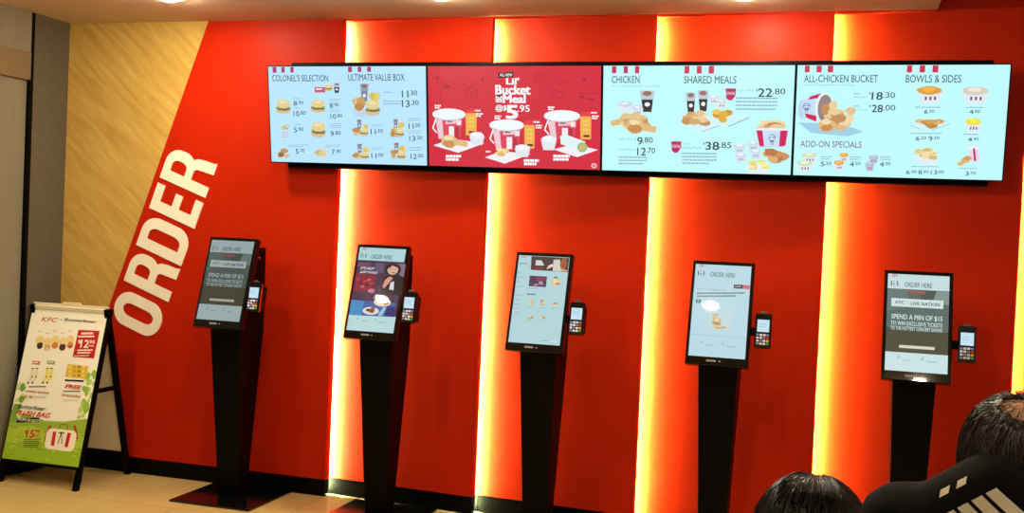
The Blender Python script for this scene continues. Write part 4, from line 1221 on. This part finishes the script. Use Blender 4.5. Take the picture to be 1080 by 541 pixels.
def hair(t, hc, HR, hs, whorl, count, th0, th1, length, mat, thick, seed, bald=None, drop=.0, wave=.06, shell=True):
    """strands running from the whorl over the scalp, then hanging; a close cap underneath"""
    rnd = random.Random(seed)
    rad = Vector((.080, .100, .096)) * hs
    cen = hc + HR @ Vector((0, -.012, .018)) * hs
    wz = HR @ Vector(whorl).normalized(); wx = wz.orthogonal().normalized(); wy = wz.cross(wx)

    def on(th, ph, k):
        d = wz * math.cos(th) + (wx * math.cos(ph) + wy * math.sin(ph)) * math.sin(th)
        l = HR.inverted() @ d
        return cen + HR @ Vector((l.x * rad.x, l.y * rad.y, l.z * rad.z)) * k, l
    mb = MB()
    if shell:
        tb = bmesh.new(); bmesh.ops.create_icosphere(tb, subdivisions=5, radius=1)
        kill = []
        for v in tb.verts:
            l = v.co.copy()
            d = HR @ l
            th = d.angle(wz)
            face = l.y > .35 and l.z < .42
            low = l.z < (-.62 if l.y > -.15 else -.9)
            if face or low or (bald and th < bald + .06 * math.sin(7 * math.atan2(d.dot(wy), d.dot(wx)))):
                kill.append(v)
            v.co = cen + HR @ Vector((l.x * rad.x, l.y * rad.y, l.z * rad.z)) * (1.035 + .012 * math.sin(17 * math.atan2(d.dot(wy), d.dot(wx))))
        bmesh.ops.delete(tb, geom=kill, context='VERTS')
        mb.merge(tb, mat, None, True)
    for i in range(count):
        ph = rnd.uniform(0, 2 * PI)
        start = th0 + (th1 - th0) * rnd.random() ** 1.2
        p, l = on(start, ph, 1.0)
        lift = rnd.uniform(1.03, 1.10); Ln = length * rnd.uniform(.75, 1.1)
        pts = []; th = start; pos = None; dirn = Vector((0, 0, -1))
        w0 = rnd.uniform(0, 6)
        step = Ln / 9
        for k in range(10):
            if pos is None or not hang:
                q_, l = on(th, ph + wave * math.sin(w0 + k * .8), lift if k else 1.0)
                if l.y > .55 and l.z < .30:
                    break
                hang = l.z < -.28
                if pos is not None:
                    dirn = (q_ - pos).normalized()
                pos = q_; th += step / (.095 * hs)
            else:
                dirn = (dirn * .75 + Vector((0, 0, -1)) * .35 + Vector((rnd.uniform(-1, 1), rnd.uniform(-1, 1), 0)) * .10).normalized()
                pos = pos + dirn * step
            pts.append(pos)
        if len(pts) > 3:
            strand(mb, pts, thick * rnd.uniform(.7, 1.2), mat)
    return mb.build('hair', t)


MANX, MANY_ = 3.052, -4.03
man, hc, HR = guest('balding person with thinning dark hair, black jacket with white stripes on its back', MANX, MANY_, .56, 1.215, .150, (.0, .125, 1.262), .50, 1.0, JACKET, 1.04, True, 'jacket', .30)
man.rotation_euler = (0, 0, -.32)
hair(man, hc, HR, 1.0, (.05, -.80, .72), 4000, .46, 1.55, .215, HAIRD, .0010, 11, bald=.44, wave=.10)
hn = hair(man, hc, HR, 1.0, (.05, -.80, .72), 1500, 1.1, 1.75, .13, HAIRD, .0010, 13, shell=False); hn.name = 'nape_hair'
hb = hair(man, hc, HR, 1.0, (.05, -.80, .72), 130, .05, .45, .08, HAIRD, .0005, 12, shell=False); hb.name = 'thin_crown_hair'
WX, WY = 2.786, -3.66
wom, hc, HR = guest('seated person before the fourth kiosk, only smooth dark hair on top showing', WX, WY, .45, .945, .14, (.0, .03, 1.012), .15, 1.08, KNIT, .90, True, 'jumper')
hair(wom, hc, HR, 1.30, (.05, .10, 1.0), 4200, .02, 1.35, .32, HAIRB, .0012, 21, wave=.02)

for nm, lab, x, y, h_ in (('stool', 'round black stool under the balding person in the striped jacket', MANX, MANY_ - .01, .532), ('stool', 'round black stool under the person with smooth dark hair', WX, WY - .01, .425)):
    t = thing(nm, lab, 'stool', (x, y, 0), 'stools under the seated guests')
    b = MB(); b.cyl((0, 0, h_ - .045), (0, 0, h_ - .012), .165, .17, BLACK, 28); b.build('seat', t)
    for k in range(4):
        an = PI / 4 + k * PI / 2
        b = MB(); b.cyl((.17 * math.cos(an), .17 * math.sin(an), 0), (.12 * math.cos(an), .12 * math.sin(an), h_ - .045), .012, .012, BLACK, 10); b.build('leg', t)


# ------------------------------------------------------------------ camera, world, view
fwd = Vector((-math.sin(YAW) * math.cos(PITCH), math.cos(YAW) * math.cos(PITCH), math.sin(PITCH)))
right = Vector((math.cos(YAW), math.sin(YAW), 0)); up = right.cross(fwd)
r2 = right * math.cos(ROLL) + up * math.sin(ROLL); u2 = up * math.cos(ROLL) - right * math.sin(ROLL)
cam = bpy.data.cameras.new('camera'); co = bpy.data.objects.new('camera', cam); COL.objects.link(co)
co.matrix_world = Matrix(((r2.x, u2.x, -fwd.x, CAM.x), (r2.y, u2.y, -fwd.y, CAM.y), (r2.z, u2.z, -fwd.z, CAM.z), (0, 0, 0, 1)))
cam.sensor_fit = 'HORIZONTAL'; cam.sensor_width = 36; cam.lens = FPX / 1080 * 36; cam.clip_start = .05
SC.camera = co
w = bpy.data.worlds.new('world'); SC.world = w; w.use_nodes = True
bg = w.node_tree.nodes['Background']; bg.inputs['Color'].default_value = (1, .88, .70, 1); bg.inputs['Strength'].default_value = .26
SC.view_settings.view_transform = 'Standard'; SC.view_settings.look = 'None'
SC.view_settings.exposure = 0; SC.view_settings.gamma = 1; SC.view_settings.use_curve_mapping = False
SC.cycles.use_denoising = True
SC.cycles.max_bounces = 6
SC.cycles.sample_clamp_indirect = 6
